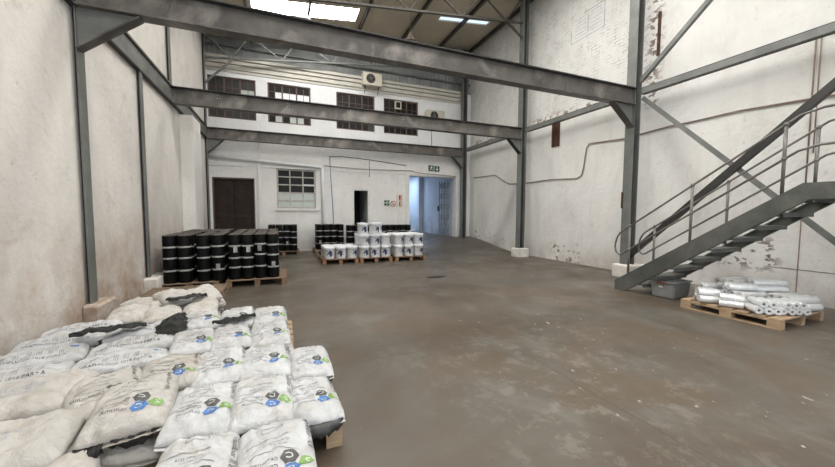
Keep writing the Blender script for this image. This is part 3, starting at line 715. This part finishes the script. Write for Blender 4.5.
# ---------------------------------------------------------------- roofing membrane rolls
def roll_proto(stick):
    bm = bmesh.new(); lathe(bm, [(.112, 0), (.114, .02), (.114, .90), (.11, .912), (.045, .91), (.04, .87), (.0, .87)], 22, [0, 0, 1, 1, 1, 1, 1])
    o = obj('membrane_roll', bm, [M['membrane'], M['roll_top']]); tag(o, 'x', 'roll')
    for z in stick[0]:
        bm = bmesh.new(); lathe(bm, [(.1145, z), (.1165, z+.002), (.1165, z+.03), (.1145, z+.032)], 22); obj('tape_band', bm, M['tape'], o)
    if stick[1]:
        z, a = stick[1]; bm = bmesh.new(); pr = None
        for k in range(4):
            th = a+k*.2; p = [bm.verts.new((.1185*math.cos(th), .1185*math.sin(th), zz)) for zz in (z, z+.11)]
            if pr: bm.faces.new((pr[0], p[0], p[1], pr[1]))
            pr = p
        bmesh.ops.solidify(bm, geom=bm.faces[:], thickness=.001); obj('sticker', bm, M['sticker'], o)
    return o
RP = [roll_proto(s) for s in (((.22, .46, .67), None), ((.2, .45, .65), None), ((.24, .48, .69), (.57, -PI/2-.4)), ((.21, .46, .67), (.23, -PI/2-.2)), ((.23, .42, .66), (.55, -PI/2-.1)))]
used = set()
ORD = ('first', 'second', 'third', 'fourth', 'fifth')
def rolls(xs, y0, rows, z, where, group, seed, pick=None, dy=.238):
    r_ = random.Random(seed)
    for j in range(rows):
        for i, x in enumerate(xs):
            k = pick[i] if (pick and j == 0) else r_.choice((0, 1))
            lab = 'black roofing membrane roll, %s from left, %s row from front, %s' % (ORD[i], ORD[j], where)
            if k not in used: o = RP[k]; used.add(k); o['label'] = lab; o['group'] = group
            else: o = dup(RP[k], lab, group)
            o.location = (x+r_.uniform(-.004, .004), y0+dy*j+r_.uniform(-.004, .004), z+.0005)
rolls([-1.97, -1.735, -1.42, -1.175], 7.70, 5, .14, 'front left roll pallet', 'black rolls on the big pallets', 1, [0, 0, 1, 3])
rolls([-.88, -.64, -.405, -.17], 7.70, 5, .14, 'front right roll pallet', 'black rolls on the big pallets', 2, [4, 4, 2, 3])
rolls([-1.98, -1.74, -1.5, -1.26], 9.1, 5, .14, 'rear left roll pallet', 'black rolls on the big pallets', 3)
rolls([-.9, -.66, -.42, -.18], 9.1, 4, .14, 'rear right roll pallet', 'black rolls on the big pallets', 4)
pallet(-2.15, 7.55, 'dark pallet under the front left group of black rolls', 0, 'dark')
pallet(-1.03, 7.53, 'pallet with pale right edge under front right black rolls', 0, 'mid', 1.12)
pallet(-2.15, 8.93, 'pallet under the rear left group of black rolls', 0, 'dark')
pallet(-1.05, 8.93, 'pallet under the rear right group of black rolls', 0, 'dark')
rolls([-.3, -.06, .18, .42], 12.75, 3, .14, 'pallet below the back window', 'black rolls at the back wall', 5, [0, 0, 3, 1])
pallet(-.45, 12.6, 'wooden pallet of black rolls below the back window', 0, 'mid', 1.05, 1.0)
rolls([1.3, 1.55, 1.8, 2.06], 12.75, 3, .14, 'pallet by the blue cable', 'black rolls at the back wall', 6, [3, 0, 0, 1])
pallet(1.12, 12.35, 'wooden pallet of black rolls by the blue cable', 0, 'dark', 1.1, 1.2)
rolls([2.42, 2.66, 2.9, 3.14], 12.75, 2, .1, 'pallet before the dark doorway', 'black rolls at the back wall', 7, [0, 1, 0, 1])
pallet(2.3, 12.6, 'wooden pallet of black rolls before the dark doorway', 0, 'dark', .98, 1.0, -.04+.0)
rolls([3.5, 3.74, 3.98, 4.22], 12.75, 2, .1, 'pallet below the wall signs', 'black rolls at the back wall', 8, [0, 1, 0, 1])
pallet(3.38, 12.6, 'wooden pallet of black rolls below the wall signs', 0, 'dark', .98, 1.0, -.04)
rolls([4.5, 4.74], 12.75, 2, .1, 'pallet beside the wide doorway', 'black rolls at the back wall', 9, [0, 1])
pallet(4.38, 12.6, 'small wooden pallet of black rolls beside the wide doorway', 0, 'dark', .5, 1.0, -.04)

# ---------------------------------------------------------------- white tubs
def tub_proto():
    bm = bmesh.new(); lathe(bm, [(.148, 0), (.152, .01), (.158, .3), (.164, .305), (.164, .32), (.156, .32)], 20); o = obj('plastic_tub', bm, M['tub']); tag(o, 'x', 'tub')
    bm = bmesh.new(); lathe(bm, [(.164, .318), (.1665, .325), (.1665, .352), (.158, .36), (.145, .355), (.0, .352)], 20); obj('lid', bm, M['tub'], o)
    def wrap(polys, m, name, par, off=.0015):
        bm = bmesh.new()
        for po in polys:
            vs = [bm.verts.new(((.152+off+.007*(z/.3))*math.sin(a), -(.152+off+.007*(z/.3))*math.cos(a), z)) for a, z in po]; bm.faces.new(vs)
        bmesh.ops.solidify(bm, geom=bm.faces[:], thickness=-.0008); return obj(name, bm, m, par)
    wrap([[(-.8, .18), (-.3, .255), (-.1, .2), (-.3, .13)], [(-.3, .13), (-.1, .2), (.2, .27), (.72, .22), (.5, .16), (.78, .12), (.3, .06)], [(-.45, .12), (-.3, .13), (.3, .06), (-.1, .06)]], M['navy'], 'label', o)
    wrap([[(-.5, .035), (.5, .035), (.5, .045), (-.5, .045)], [(-.4, .275), (.1, .275), (.1, .285), (-.4, .285)]], M['ink'], 'small_print', o)
    bm = bmesh.new(); tube(bm, [(.168*math.cos(a), .168*math.sin(a)*1.0, .3-.05*math.sin(a-PI)) for a in (PI+PI*k/10 for k in range(11))], .003, 5); obj('handle', bm, M['steel'], o)
    return o
TP = tub_proto(); tubfirst = [True]
def tub(x, y, z, rz, label):
    if tubfirst[0]: o = TP; tubfirst[0] = False
    else: o = dup(TP)
    o['label'] = label; o['group'] = 'white tubs on the middle pallets'; o.location = (x, y, z+.001); o.rotation_euler = (0, 0, rz); o.scale = (1, 1, .965)
LAY = ('bottom', 'second', 'top')
def tubs(x0, y0, cols, rows, layers, where, sp=.335):
    for l in range(layers):
        for j in range(rows):
            for i in range(cols):
                tub(x0+.17+sp*i, y0+.17+sp*j, .14+.349*l, rnd.uniform(-.7, .9)+(.2 if l else 0), 'white plastic tub, %s, %s layer, %s row, %s from left' % (where, LAY[l], ORD[j], ORD[i]))
tubs(1.13, 9.96, 3, 3, 1, 'left tub pallet'); tubs(2.16, 9.9, 3, 3, 2, 'middle tub pallet'); tubs(3.24, 9.86, 3, 3, 2, 'right tub pallet')
for k, (x, y) in enumerate(((2.29, 10.1), (2.64, 10.07), (2.82, 10.41))):
    tub(x, y, .14+.698, .4*k, ('white tub at left on very top of the tub stack', 'white tub at right on very top of the tub stack', 'white tub behind on very top of the tub stack')[k])
pallet(1.09, 9.92, 'wooden pallet under the single layer of white tubs', 0, 'red', 1.03); pallet(2.16, 9.86, 'wooden pallet under the tallest stack of white tubs', 0, 'red', 1.0); pallet(3.24, 9.8, 'wooden pallet under right stack of white tubs', 0, 'red', 1.03)
bm = bmesh.new(); tube(bm, [(3.75, 10.0, .885), (3.83, 10.05, .93), (3.95, 10.05, .98)], .012, 6); tag(obj('brush_handle', bm, M['tub']), 'white stick lying on lids of the right tub stack', 'stick')

# ---------------------------------------------------------------- storage crate
t = thing('storage_crate', 'grey plastic storage crate with lid under the stairs', 'crate', (6.30, 3.70, 0), math.radians(4))
bm = bmesh.new(); a, b, h = .27, .2, .27
lo = [(-a*.9, -b*.9), (a*.9, -b*.9), (a*.9, b*.9), (-a*.9, b*.9)]; hi_ = [(-a, -b), (a, -b), (a, b), (-a, b)]
v0 = [bm.verts.new((x+a, y+b, 0)) for x, y in lo]; v1 = [bm.verts.new((x+a, y+b, h)) for x, y in hi_]
bm.faces.new(v0[::-1]); bm.faces.new(v1)
for k in range(4): bm.faces.new((v0[k], v0[(k+1) % 4], v1[(k+1) % 4], v1[k]))
bmesh.ops.bevel(bm, geom=bm.edges[:], offset=.018, segments=2, affect='EDGES'); obj('tub_body', bm, M['crate'], t)
bm = bmesh.new(); bx(bm, -.015, 2*a+.015, -.015, 2*b+.015, h-.004, h+.028, .01); obj('lid', bm, M['crate'], t)
bm = bmesh.new(); bx(bm, -.022, -.012, b-.08, b+.08, h-.03, h+.02, .004); obj('clip', bm, M['crate_handle'], t)
bm = bmesh.new(); bx(bm, -.02+.0, .0, b-.02, b+.04, h-.09, h-.06); obj('label', bm, M['sticker'], t)

# ---------------------------------------------------------------- pallet of wrapped film rolls
pallet(5.93, 2.2, 'wooden pallet under the plastic wrapped film rolls', 0, 'light', 1.15, 1.18)
def film_bundle(x, y, z, rz, nx, nz, L, r, label, tilt=0):
    t = thing('film_roll_bundle', label, 'bundle', (x, y, z), rz, 'bundles of plastic wrapped rolls'); t.rotation_euler = (tilt, 0, rz)
    allp = []
    for j in range(nz):
        for i in range(nx-(j % 2)):
            cx = (i-(nx-1)/2)*2.05*r+(r*1.02 if j % 2 else 0); cz = r+j*r*1.76; jy = rnd.uniform(-.012, .012)
            bm = bmesh.new(); seg = 14
            ring_ = lambda rr, yy: [bm.verts.new((cx+rr*math.cos(2*PI*k/seg), yy+jy, cz+rr*math.sin(2*PI*k/seg))) for k in range(seg)]
            prof = [(r*.34, -L/2+.02), (r*.36, -L/2), (r*.96, -L/2), (r, -L/2+.006), (r, L/2-.006), (r*.96, L/2), (r*.36, L/2), (r*.34, L/2-.02)]
            rs = [ring_(*p) for p in prof]
            for k1, (p, q) in enumerate(zip(rs, rs[1:])):
                for k in range(seg): f = bm.faces.new((p[k], q[k], q[(k+1) % seg], p[(k+1) % seg])); f.smooth = k1 == 3
            for p, rev in ((rs[0], 0), (rs[-1], 1)):
                f = bm.faces.new(p[::-1] if rev else p); f.material_index = 1
            bmesh.ops.recalc_face_normals(bm, faces=bm.faces[:])
            obj('film_roll', bm, [M['film'], M['core']], t); allp += [(cx+sx*r*1.12, sy*(L/2+.03)+jy, cz+sz*r*1.1) for sx in (-1, 0, 1) for sy in (-1, 1) for sz in (-1, 1) if sx or sz]
    bm = bmesh.new()
    for p in allp: bm.verts.new((p[0], p[1], max(p[2], .0)))
    rr_ = bmesh.ops.convex_hull(bm, input=bm.verts[:]); bmesh.ops.delete(bm, geom=list(set(rr_['geom_interior']+rr_['geom_unused'])), context='VERTS')
    bmesh.ops.triangulate(bm, faces=bm.faces[:]); bmesh.ops.subdivide_edges(bm, edges=bm.edges[:], cuts=3, use_grid_fill=True)
    for v in bm.verts: v.co += Vector(noise.noise_vector(v.co*11+Vector((x, y, z))*5))*.014
    obj('plastic_wrap', bm, M['wrap'], t, smooth=True)
FB = [(6.10, 3.10, .15, .75, 3, 2, .26, .052, 'wrapped bundle of film rolls at left end of the pallet, nearest the crate'),
 (6.10, 2.80, .15, .5, 3, 2, .26, .046, 'wrapped bundle of film rolls at the middle of the pallet front edge'),
 (6.12, 2.47, .15, -.7, 3, 2, .28, .05, 'wrapped slanting bundle of film rolls near right front corner'),
 (6.40, 2.34, .15, -.45, 4, 2, .28, .047, 'wrapped bundle of film rolls at right front of the pallet'),
 (6.82, 2.42, .15, 1.2, 4, 2, .4, .052, 'wrapped bundle of film rolls at right rear corner of the pallet'),
 (6.5, 2.85, .15, 1.3, 4, 2, .42, .052, 'wrapped lower bundle of film rolls at the centre of the pallet'),
 (6.82, 3.08, .15, 1.35, 3, 3, .5, .056, 'long wrapped bundle of film rolls at back beside the wall'),
 (6.45, 2.88, .345, .9, 2, 1, .34, .052, 'pair of bright film rolls lying on the centre bundle'),
 (6.85, 2.75, .32, 1.0, 3, 2, .42, .05, 'topmost wrapped bundle of film rolls nearest the wall'),
 (6.42, 3.22, .2, 1.3, 2, 2, .36, .052, 'dull wrapped pair of film rolls behind the bundle nearest the crate')]
for a_ in FB: film_bundle(*a_)

# ---------------------------------------------------------------- sacks
BW, BL, BT = .345, .575, .125
HEXL = 'C'
class BagShape:
    def __init__(s, seed, w=BW, l=BL, t=BT, sag=.0):
        s.o = Vector((seed*7.3, seed*3.1, seed*1.7)); s.w, s.l, s.t, s.sag = w, l, t, sag
        s.k = [rnd.uniform(-1, 1) for _ in range(6)]
    def top(s, u, v):
        """u,v in -1..1 -> point on the upper face (local)"""
        e = max(0, 1-abs(u)**3.4); g_ = max(0, 1-abs(v)**4.0)
        hz = (e**.42)*(g_**.38)
        pin = 1-.045*abs(v)**6+.015*s.k[0]*v; px = 1-.05*abs(u)**6
        x = u*s.w/2*pin+.008*s.k[1]*v*v; y = v*s.l/2*px+.01*s.k[2]*u
        p = Vector((x, y, 0))
        wr = noise.noise(Vector((u*1.6, v*2.2, 0))+s.o)*.022+noise.noise(Vector((u*3.5, v*5.5, 2))+s.o)*.013+abs(noise.noise(Vector((u*5+v*2, v*9, 5))+s.o))*-.014
        wr += noise.noise(Vector((u*7, v*2.5, 8))+s.o)*.011*abs(v)+noise.noise(Vector((u*2.5, v*8, 11))+s.o)*.009*abs(u)-.007*abs(noise.noise(Vector((u*2+v*5, v*3-u*3, 3))+s.o))
        z = s.t*(.38+.62*hz)+wr*min(1, hz*1.5)+.007*s.k[3]*u+.008*s.k[4]*v
        return Vector((x, y, z)), hz
    def bot(s, u, v):
        p, hz = s.top(u, v); z = s.t*.36*(1-min(1, hz*1.25)); return Vector((p.x, p.y, z))
    def mesh(s, name, mat, dark=0):
        bm = bmesh.new(); nu, nv = 34, 50
        cu = lambda t_: math.copysign(1-(1-abs(t_))**1.5, t_)
        T = [[None]*(nv+1) for _ in range(nu+1)]; Bt = [[None]*(nv+1) for _ in range(nu+1)]
        for i in range(nu+1):
            for j in range(nv+1):
                u, v = cu(2*i/nu-1), cu(2*j/nv-1)
                T[i][j] = bm.verts.new(s.top(u, v)[0])
                edge = i in (0, nu) or j in (0, nv)
                Bt[i][j] = T[i][j] if edge else bm.verts.new(s.bot(u, v))
        for i in range(nu):
            for j in range(nv):
                f = bm.faces.new((T[i][j], T[i+1][j], T[i+1][j+1], T[i][j+1])); f.smooth = True
                f = bm.faces.new((Bt[i][j+1], Bt[i+1][j+1], Bt[i+1][j], Bt[i][j])); f.smooth = True
                if dark: f.material_index = 1
        # stitched seam flap at both ends
        for j, sg in ((0, -1), (nv, 1)):
            pr = None
            for i in range(1, nu):
                a = T[i][j]; p = a.co+Vector((0, sg*.022, -.004+.006*noise.noise(Vector((i*.8, j, 0))+s.o))); b = bm.verts.new(p)
                if pr: f = bm.faces.new((pr[0], a, b, pr[1]) if sg < 0 else (a, pr[0], pr[1], b)); f.smooth = True
                pr = (a, b)
        bm.normal_update(); s.bvh = BVHTree.FromBMesh(bm)
        return obj(name, bm, [mat, M['bag_dark']])
    def decal(s, polys, eps=.0025):
        """polys in local metres (x, y) on the top face"""
        bm = bmesh.new()
        for vs, fs in polys:
            V = []
            for x, y in vs:
                u, v = max(-.97, min(.97, x/(s.w/2))), max(-.97, min(.97, y/(s.l/2))); p, _ = s.top(u, v)
                hit, nn, _i, _d = s.bvh.ray_cast(Vector((p.x, p.y, 1)), Vector((0, 0, -1)))
                if hit is None: hit, nn = p, Vector((0, 0, 1))
                if nn.z < 0: nn = -nn
                V.append(bm.verts.new(hit+nn*eps))
            for f in fs:
                try: bm.faces.new([V[i] for i in f])
                except ValueError: pass
        bmesh.ops.triangulate(bm, faces=[f for f in bm.faces if len(f.verts) > 4]); return bm
def strip(x0, y0, x1, y1, w_, n=10, curve=0):
    vs, fs = [], []; dx, dy = x1-x0, y1-y0; L = math.hypot(dx, dy); nx_, ny_ = -dy/L*w_/2, dx/L*w_/2
    for k in range(n+1):
        t_ = k/n; x, y = x0+dx*t_, y0+dy*t_+curve*math.sin(PI*t_); vs += [(x-nx_, y-ny_), (x+nx_, y+ny_)]
        if k: fs.append((2*k-2, 2*k, 2*k+1, 2*k-1))
    return vs, fs
def txt(s_, x, y, size, ang=PI):
    """text with the baseline start at x,y, turned by ang"""
    vs, fs = text_geo(s_); ca, sa = math.cos(ang), math.sin(ang); return [(x+size*(a*ca-b*sa), y+size*(a*sa+b*ca)) for a, b in vs], fs
def hexa(cx, cy, r):
    vs = [(cx, cy)]; fs = []; nr = 5; c6 = [(math.cos(PI/3*k), math.sin(PI/3*k)) for k in range(6)]
    for q in range(1, nr+1):
        for k in range(6):
            for m in range(3):
                f_ = m/3; x = c6[k][0]*(1-f_)+c6[(k+1) % 6][0]*f_; y = c6[k][1]*(1-f_)+c6[(k+1) % 6][1]*f_
                vs.append((cx+r*q/nr*x, cy+r*q/nr*y))
    for k in range(18): fs.append((0, 1+k, 1+(k+1) % 18))
    for q in range(nr-1):
        for k in range(18): a, b = 1+18*q+k, 1+18*q+(k+1) % 18; fs.append((a, a+18, b+18, b))
    return vs, fs
def print_front(sh, root, faint=False):
    """front print; local +y is the far end, writing is upside down for the viewer"""
    ink = M['ink_grey'] if faint else M['ink']
    thin = [strip(-.06, .17, .035, .172, .0036), strip(-.06, .2, .035, .202, .0036), strip(-.06, .17, -.06, .2, .0036, 3), strip(.035, .172, .035, .202, .0036, 3),
            strip(-.13, .085, .06, .095, .004, 12, .006), strip(-.13, -.005, .09, .0, .004, 14, .01)]
    thin += [txt('Graphfloor 1018', .06, .062, .02), txt('Part A  net mass 25 kg', .055, .09+.015, .014), txt('mix with clean water', .05, .04, .013)]
    thin += [txt('BATCH No.', .1, .238, .014), txt('instructions for use overleaf', .13, .222, .012)]
    obj('small_print', sh.decal(thin), M['ink_grey'], root)
    words = [txt('Chemicals', .006, -.042, .028), txt('Construction', .006, -.08, .028), txt('Structural', .006, -.118, .028)]
    obj('brand_words', sh.decal(words), ink, root)
    obj('side_text', sh.decal([txt('Graphfloor 1018', .142, .225, .034, -PI/2)], .003), M['ink_grey' if faint else 'hex_grey'], root)
    for nm, cx, cy, rr, ch in (('grey', .055, -.055, .042, 'C'), ('blue', .058, -.132, .042, 'C'), ('green', .124, -.098, .036, 'S')):
        h_ = obj(nm+'_hexagon', sh.decal([hexa(cx, cy, rr)], .0024), M['hex_'+nm], root)
        obj('letter', sh.decal([txt(ch, cx+.018, cy+.019, .052)], .0036), M['sign_white'], h_)
def folded_end(sh, root, out=.045, drop=.05, u0=-.92, u1=.92):
    bm = bmesh.new(); pr = None; n = 16
    for k in range(n+1):
        u = u0+(u1-u0)*k/n; p, _ = sh.top(u, -1); w_ = .5+.5*math.sin(PI*k/n)
        row = []
        for q in range(5):
            f_ = q/4; nz = noise.noise(Vector((k*.75, q*.8, 3))+sh.o)
            row.append(bm.verts.new(Vector((p.x, p.y+.012-out*w_*math.sin(f_*PI*.75)-.03*nz*f_, p.z+.012-drop*w_*f_*f_*1.4+.05*nz*f_))))
        if pr:
            for q in range(4): bm.faces.new((pr[q], pr[q+1], row[q+1], row[q])).smooth = True
        pr = row
    bmesh.ops.solidify(bm, geom=bm.faces[:], thickness=.003)
    o = obj('folded_end', bm, M['bag_dark'], root); o['label'] = 'dark grey folded end'
def print_back(sh, root):
    h = sh.w/2
    obj('side_text', sh.decal([txt('GRAPHFLOOR 1018 PART A', h-.03, -.23, .034, PI/2)], .003), M['ink'], root)
    obj('edge_text', sh.decal([txt('Graphfloor 1018', -h+.06, -.2, .026, PI/2)], .003), M['ink'], root)
    cols = []
    for c in range(6):
        y = -.17+.062*c; n_ = .075 if c % 2 else .11
        for k in range(3): cols.append(strip(h-.09, y+.011*k, h-.09-n_, y+.011*k, .0032, 6))
    cols += [txt('Directions for mixing and placing', h-.07, -.2, .014, PI/2)]
    obj('small_print', sh.decal(cols), M['ink_grey'], root)
    h_ = obj('blue_hexagon', sh.decal([hexa(-.04, .215, .03)], .0024), M['hex_blue'], root)
    obj('letter', sh.decal([txt('C', -.026, .2, .038, PI/2)], .0036), M['sign_white'], h_)
def print_faint(sh, root):
    obj('faint_print', sh.decal([txt('STRUCTURAL', -.0, -.16, .045, PI/2), txt('CHEMICALS', .05, -.16, .045, PI/2)]), M['ink_faint'], root)
BP = {}
def bag_proto(kind, seed):
    key = (kind, seed)
    if key in BP: return BP[key], False
    dims = {'clean': (BW, BL, .132), 'dirty': (.385, .5, .15), 'back': (.4, .6, .135), 'faint': (.46, .62, .16), 'plain': (.36, .56, .14)}[kind]
    sh = BagShape(seed+{'clean': 0, 'dirty': 20, 'back': 40, 'faint': 60, 'plain': 80}[kind], *dims)
    m = M['bag_dirty'] if kind in ('dirty', 'faint', 'plain') else M['bag']
    o = sh.mesh('cement_sack', m, 0); tag(o, 'x', 'sack')
    if kind == 'clean': print_front(sh, o)
    if kind == 'dirty': print_front(sh, o, False)
    if kind == 'back': print_back(sh, o)
    if kind == 'clean' and seed == 3: folded_end(sh, o)
    if kind == 'clean' and seed == 0: folded_end(sh, o, .05, .06)
    if kind == 'dirty' and seed == 1: folded_end(sh, o, .075, .06, -.98, -.35); folded_end(sh, o, .025, .045, -.3, .9)
    if kind == 'back' and seed == 1: folded_end(sh, o)
    if kind == 'faint': print_faint(sh, o)
    BP[key] = o; return o, True
def sack(x, y, z, rz, kind, seed, label, group, rx=0, ry=0):
    """z = underside"""
    o, new = bag_proto(kind, seed)
    if not new: o = dup(o)
    o['label'] = label; o['group'] = group; o.location = (x, y, z); o.rotation_euler = (math.radians(rx), math.radians(ry), math.radians(rz)); return o
GR, GL, GB = 'clean sacks on the right pallets', 'dusty sacks on the left pallets', 'sacks stacked at the rear pallet'
TOP = [ # x, y, layer, rz, seed, label
 (-.385, 1.68, 1, -1, 0, 'white sack at bottom edge of the photo, second nearest, left of the biggest one'),
 (-.04, 1.64, 1, 2, 1, 'biggest looking white sack nearest the viewer, in front of the corner'),
 (-.45, 2.27, 1, 3, 2, 'white sack in second row from viewer, left of three'),
 (-.125, 2.24, 1, 1, 3, 'white sack in second row from viewer, middle of three'),
 (.175, 2.37, 0, 4, 0, 'low white sack at front right corner of the pallets, grey end'),
 (-.44, 2.86, 1, 5, 1, 'white sack in third row from viewer, left of three'),
 (-.125, 2.85, 1, 2, 2, 'white sack in third row from viewer, middle of three'),
 (.205, 2.98, 0, 1, 3, 'low white sack on right edge behind the corner sack'),
 (-.74, 3.5, 1, 8, 3, 'white sack in fourth row from viewer, left of three'),
 (-.44, 3.5, 1, 6, 0, 'white sack in fourth row from viewer, middle of three'),
 (-.11, 3.46, 1, 3, 1, 'white sack in fourth row from viewer, right of three'),
 (-.80, 4.18, 1, 8, 2, 'white sack in farthest clean row, left of three'),
 (-.46, 4.14, 1, 4, 1, 'white sack in farthest clean row, middle of three'),
 (-.13, 4.08, 1, 1, 3, 'white sack in farthest clean row, right of three')]
for (x, y, l, rz, sd, lab) in TOP:
    z = .141+l*.122
    sack(x, y, z, rz, 'clean', sd, lab, GR)
    if l: sack(x+rnd.uniform(-.012, .012), y+rnd.uniform(-.02, .02), .141, rz+rnd.uniform(-3, 3), 'plain', sd % 2, 'lower sack directly under the ' + ('low ' if 0 else '') + lab.replace(' from viewer', '').replace(' of the photo', '').replace(', left of the biggest one', '').replace(', in front of the corner', ''), GR)
pallet(-.86, 2.12, 'wooden pallet under the low corner sack', 0, 'light', 1.2, 1.08)
pallet(-1.05, 1.0, 'wooden pallet under the nearest white sacks', 0, 'light', 1.2, 1.0)
pallet(-1.1, 3.25, 'wooden pallet under the far clean white sacks', .0, 'light', 1.2, 1.22)
# left, dusty pile
LEFT = [ # x, y, z, rz, kind, seed, rx, ry, label
 (-1.33, 2.24, .25, -84, 'faint', 0, 0, 3, 'beige dusty sack at lower left corner with faint blue print'),
 (-1.50, 2.80, .25, -80, 'faint', 1, 0, 4, 'beige dusty sack above the lower left one with faint print'),
 (-1.05, 2.66, .262, 20, 'dirty', 0, 4, -3, 'dusty sack showing hexagons between the faint printed ones'),
 (-.80, 2.36, .305, 5, 'dirty', 1, 5, -3, 'dusty sack with dark open end lying on top of the front sacks'),
 (-.76, 2.86, .255, 9, 'dirty', 2, 2, 0, 'beige sack with hexagons behind the one with dark open end'),
 (-1.78, 3.22, .235, -73, 'back', 0, 1, -5, 'grey white sack against left wall with heavy side lettering, nearest'),
 (-1.18, 3.28, .245, -78, 'back', 2, -1, -6, 'grey white sack with bold lettering facing front, middle of the left pile'),
 (-1.84, 3.60, .24, -71, 'back', 1, 1, -4, 'sack against left wall, second nearest of the heavily lettered'),
 (-1.22, 3.66, .245, -77, 'back', 0, 1, -5, 'lettered sack behind the bold one in the middle of the left pile'),
 (-1.86, 3.98, .24, -72, 'back', 2, 0, -5, 'sack against left wall, third of the heavily lettered'),
 (-1.26, 4.04, .25, -79, 'back', 1, 0, -6, 'sack with bold lettering just in front of the rear stack'),
 (-1.86, 4.36, .235, -74, 'back', 0, 1, -5, 'farthest lettered sack against the left wall'),
 (-.98, 1.86, .2, 14, 'plain', 1, 0, 0, 'plain sack low in the front gap below the dark open end'),
 (-1.35, 1.72, .22, -80, 'plain', 0, 0, 0, 'plain dusty sack at the very bottom left of the photo'),
 (-1.9, 2.5, .25, -84, 'faint', 0, 0, 0, 'beige dusty sack at left edge of the photo, between faint printed ones')]
for (x, y, z, rz, kind, sd, rx, ry, lab) in LEFT:
    sack(x, y, z, rz, kind, sd, lab, GL, rx, ry)
    if z > .25: sack(x+rnd.uniform(-.02, .02), y+rnd.uniform(-.03, .03), .141, rz+rnd.uniform(-5, 5), 'plain', sd % 2, 'lower sack directly under the ' + ' '.join(lab.split()[:7]), GL)
pallet(-2.2, 1.5, 'dark wooden pallet beneath the lower left dusty sacks', 0, 'dark', 1.1, 1.2); pallet(-2.2, 2.75, 'dark wooden pallet beneath the lettered sacks', 0, 'dark', 1.05, 1.2); pallet(-2.2, 4.0, 'dark wooden pallet beneath the rear stack of sacks', 0, 'dark', 1.05, 1.2)
# rear stack
REAR = [(-1.62, 4.72, .26, 10, 'rear sack at left wall end of the rear stack'), (-1.27, 4.62, .25, 14, 'rear sack with rounded side at front of the rear stack'),
 (-1.58, 5.22, .25, 60, 'pillow shaped rear sack lying near the left column pad'), (-.90, 4.68, .27, 6, 'rear sack at right end of the rear stack with ragged edge'),
 (-1.28, 5.16, .32, 35, 'rear sack leaning at an angle behind the dark gap'), (-.98, 5.22, .33, 22, 'topmost rear sack beside the empty pallet corner')]
for k, (x, y, z, rz, lab) in enumerate(REAR):
    sack(x, y, z, rz, 'plain', k % 2, lab, GB, 6 if k > 3 else 2, -9 if k in (3, 5) else 3)
    for q in range(2 if z > .31 else 1): sack(x+rnd.uniform(-.03, .03), y+rnd.uniform(-.03, .03), .145+.08*q, rz+rnd.uniform(-12, 12), 'plain', (k+1) % 2, ('lower sack directly under the ', 'in-between sack beneath the ')[q] + ' '.join(lab.split()[:8]), GB)
pallet(-2.14, 6.08, 'weathered pallet with bare corner behind the rear sacks', 0, 'dark', 1.18, 1.2)
# dark plastic strips and folded ends on the sacks
def sheet(pts, w_, label, z):
    bm = bmesh.new(); pr = None; n = len(pts)*5-4; P = []
    for k in range(n):
        i, f_ = min(k//5, len(pts)-2), k/5-min(k//5, len(pts)-2); P.append(Vector(pts[i])*(1-f_)+Vector(pts[i+1])*f_)
    for k, p in enumerate(P):
        d = P[min(k+1, n-1)]-P[max(k-1, 0)]; d.z = 0; d.normalize(); ww = w_/2*(.35+.65*math.sin(PI*(k+.5)/n))*(1+.7*noise.noise(Vector((k*.5, z*9, 1))))
        s_ = Vector((-d.y, d.x, 0))*ww
        row = [bm.verts.new(Vector((p.x, p.y, z+p.z))+s_*q+Vector((0, 0, .022*(1-q*q)+.03*noise.noise(Vector((k*.45, q*2.2, z*7)))))) for q in (-1, -.66, -.33, 0, .33, .66, 1)]
        if pr:
            for i in range(6): bm.faces.new((pr[i], row[i], row[i+1], pr[i+1]))
        pr = row
    bmesh.ops.solidify(bm, geom=bm.faces[:], thickness=.004)
    return tag(obj('plastic_strip', bm, M['bag_dark']), label, 'plastic strip')
sheet([(-1.72, 3.78, 0), (-1.6, 3.84, .02), (-1.45, 3.82, .03), (-1.32, 3.88, .02), (-1.22, 3.94, 0)], .13, 'crumpled black plastic strip across the left pile', .41)
sheet([(-.66, 3.87, 0), (-.52, 3.86, .01), (-.4, 3.9, .02), (-.28, 3.98, .01)], .09, 'crumpled black plastic strip across the far clean sacks', .375)
sheet([(-.98, 4.2, 0), (-1.04, 4.05, -.02), (-1.0, 3.85, -.05), (-.93, 3.68, -.03)], .24, 'black plastic bunched in the gap between left and right piles', .41)
sheet([(-1.3, 4.9, 0), (-1.15, 4.82, .02), (-1.02, 4.92, .03), (-.9, 4.98, 0)], .16, 'black plastic between the topmost rear sacks', .425)
0 and sheet([(-1.0, 2.07, 0), (-.86, 2.04, .01), (-.72, 2.05, 0), (-.6, 2.12, 0)], .1, 'dark folded sack mouth at the front of the top dusty sack', .32)
0 and sheet([(-.02, 2.06, 0), (.1, 2.05, 0), (.24, 2.06, -.01), (.36, 2.1, -.03)], .1, 'grey folded plastic end hanging below the corner sack', .17)
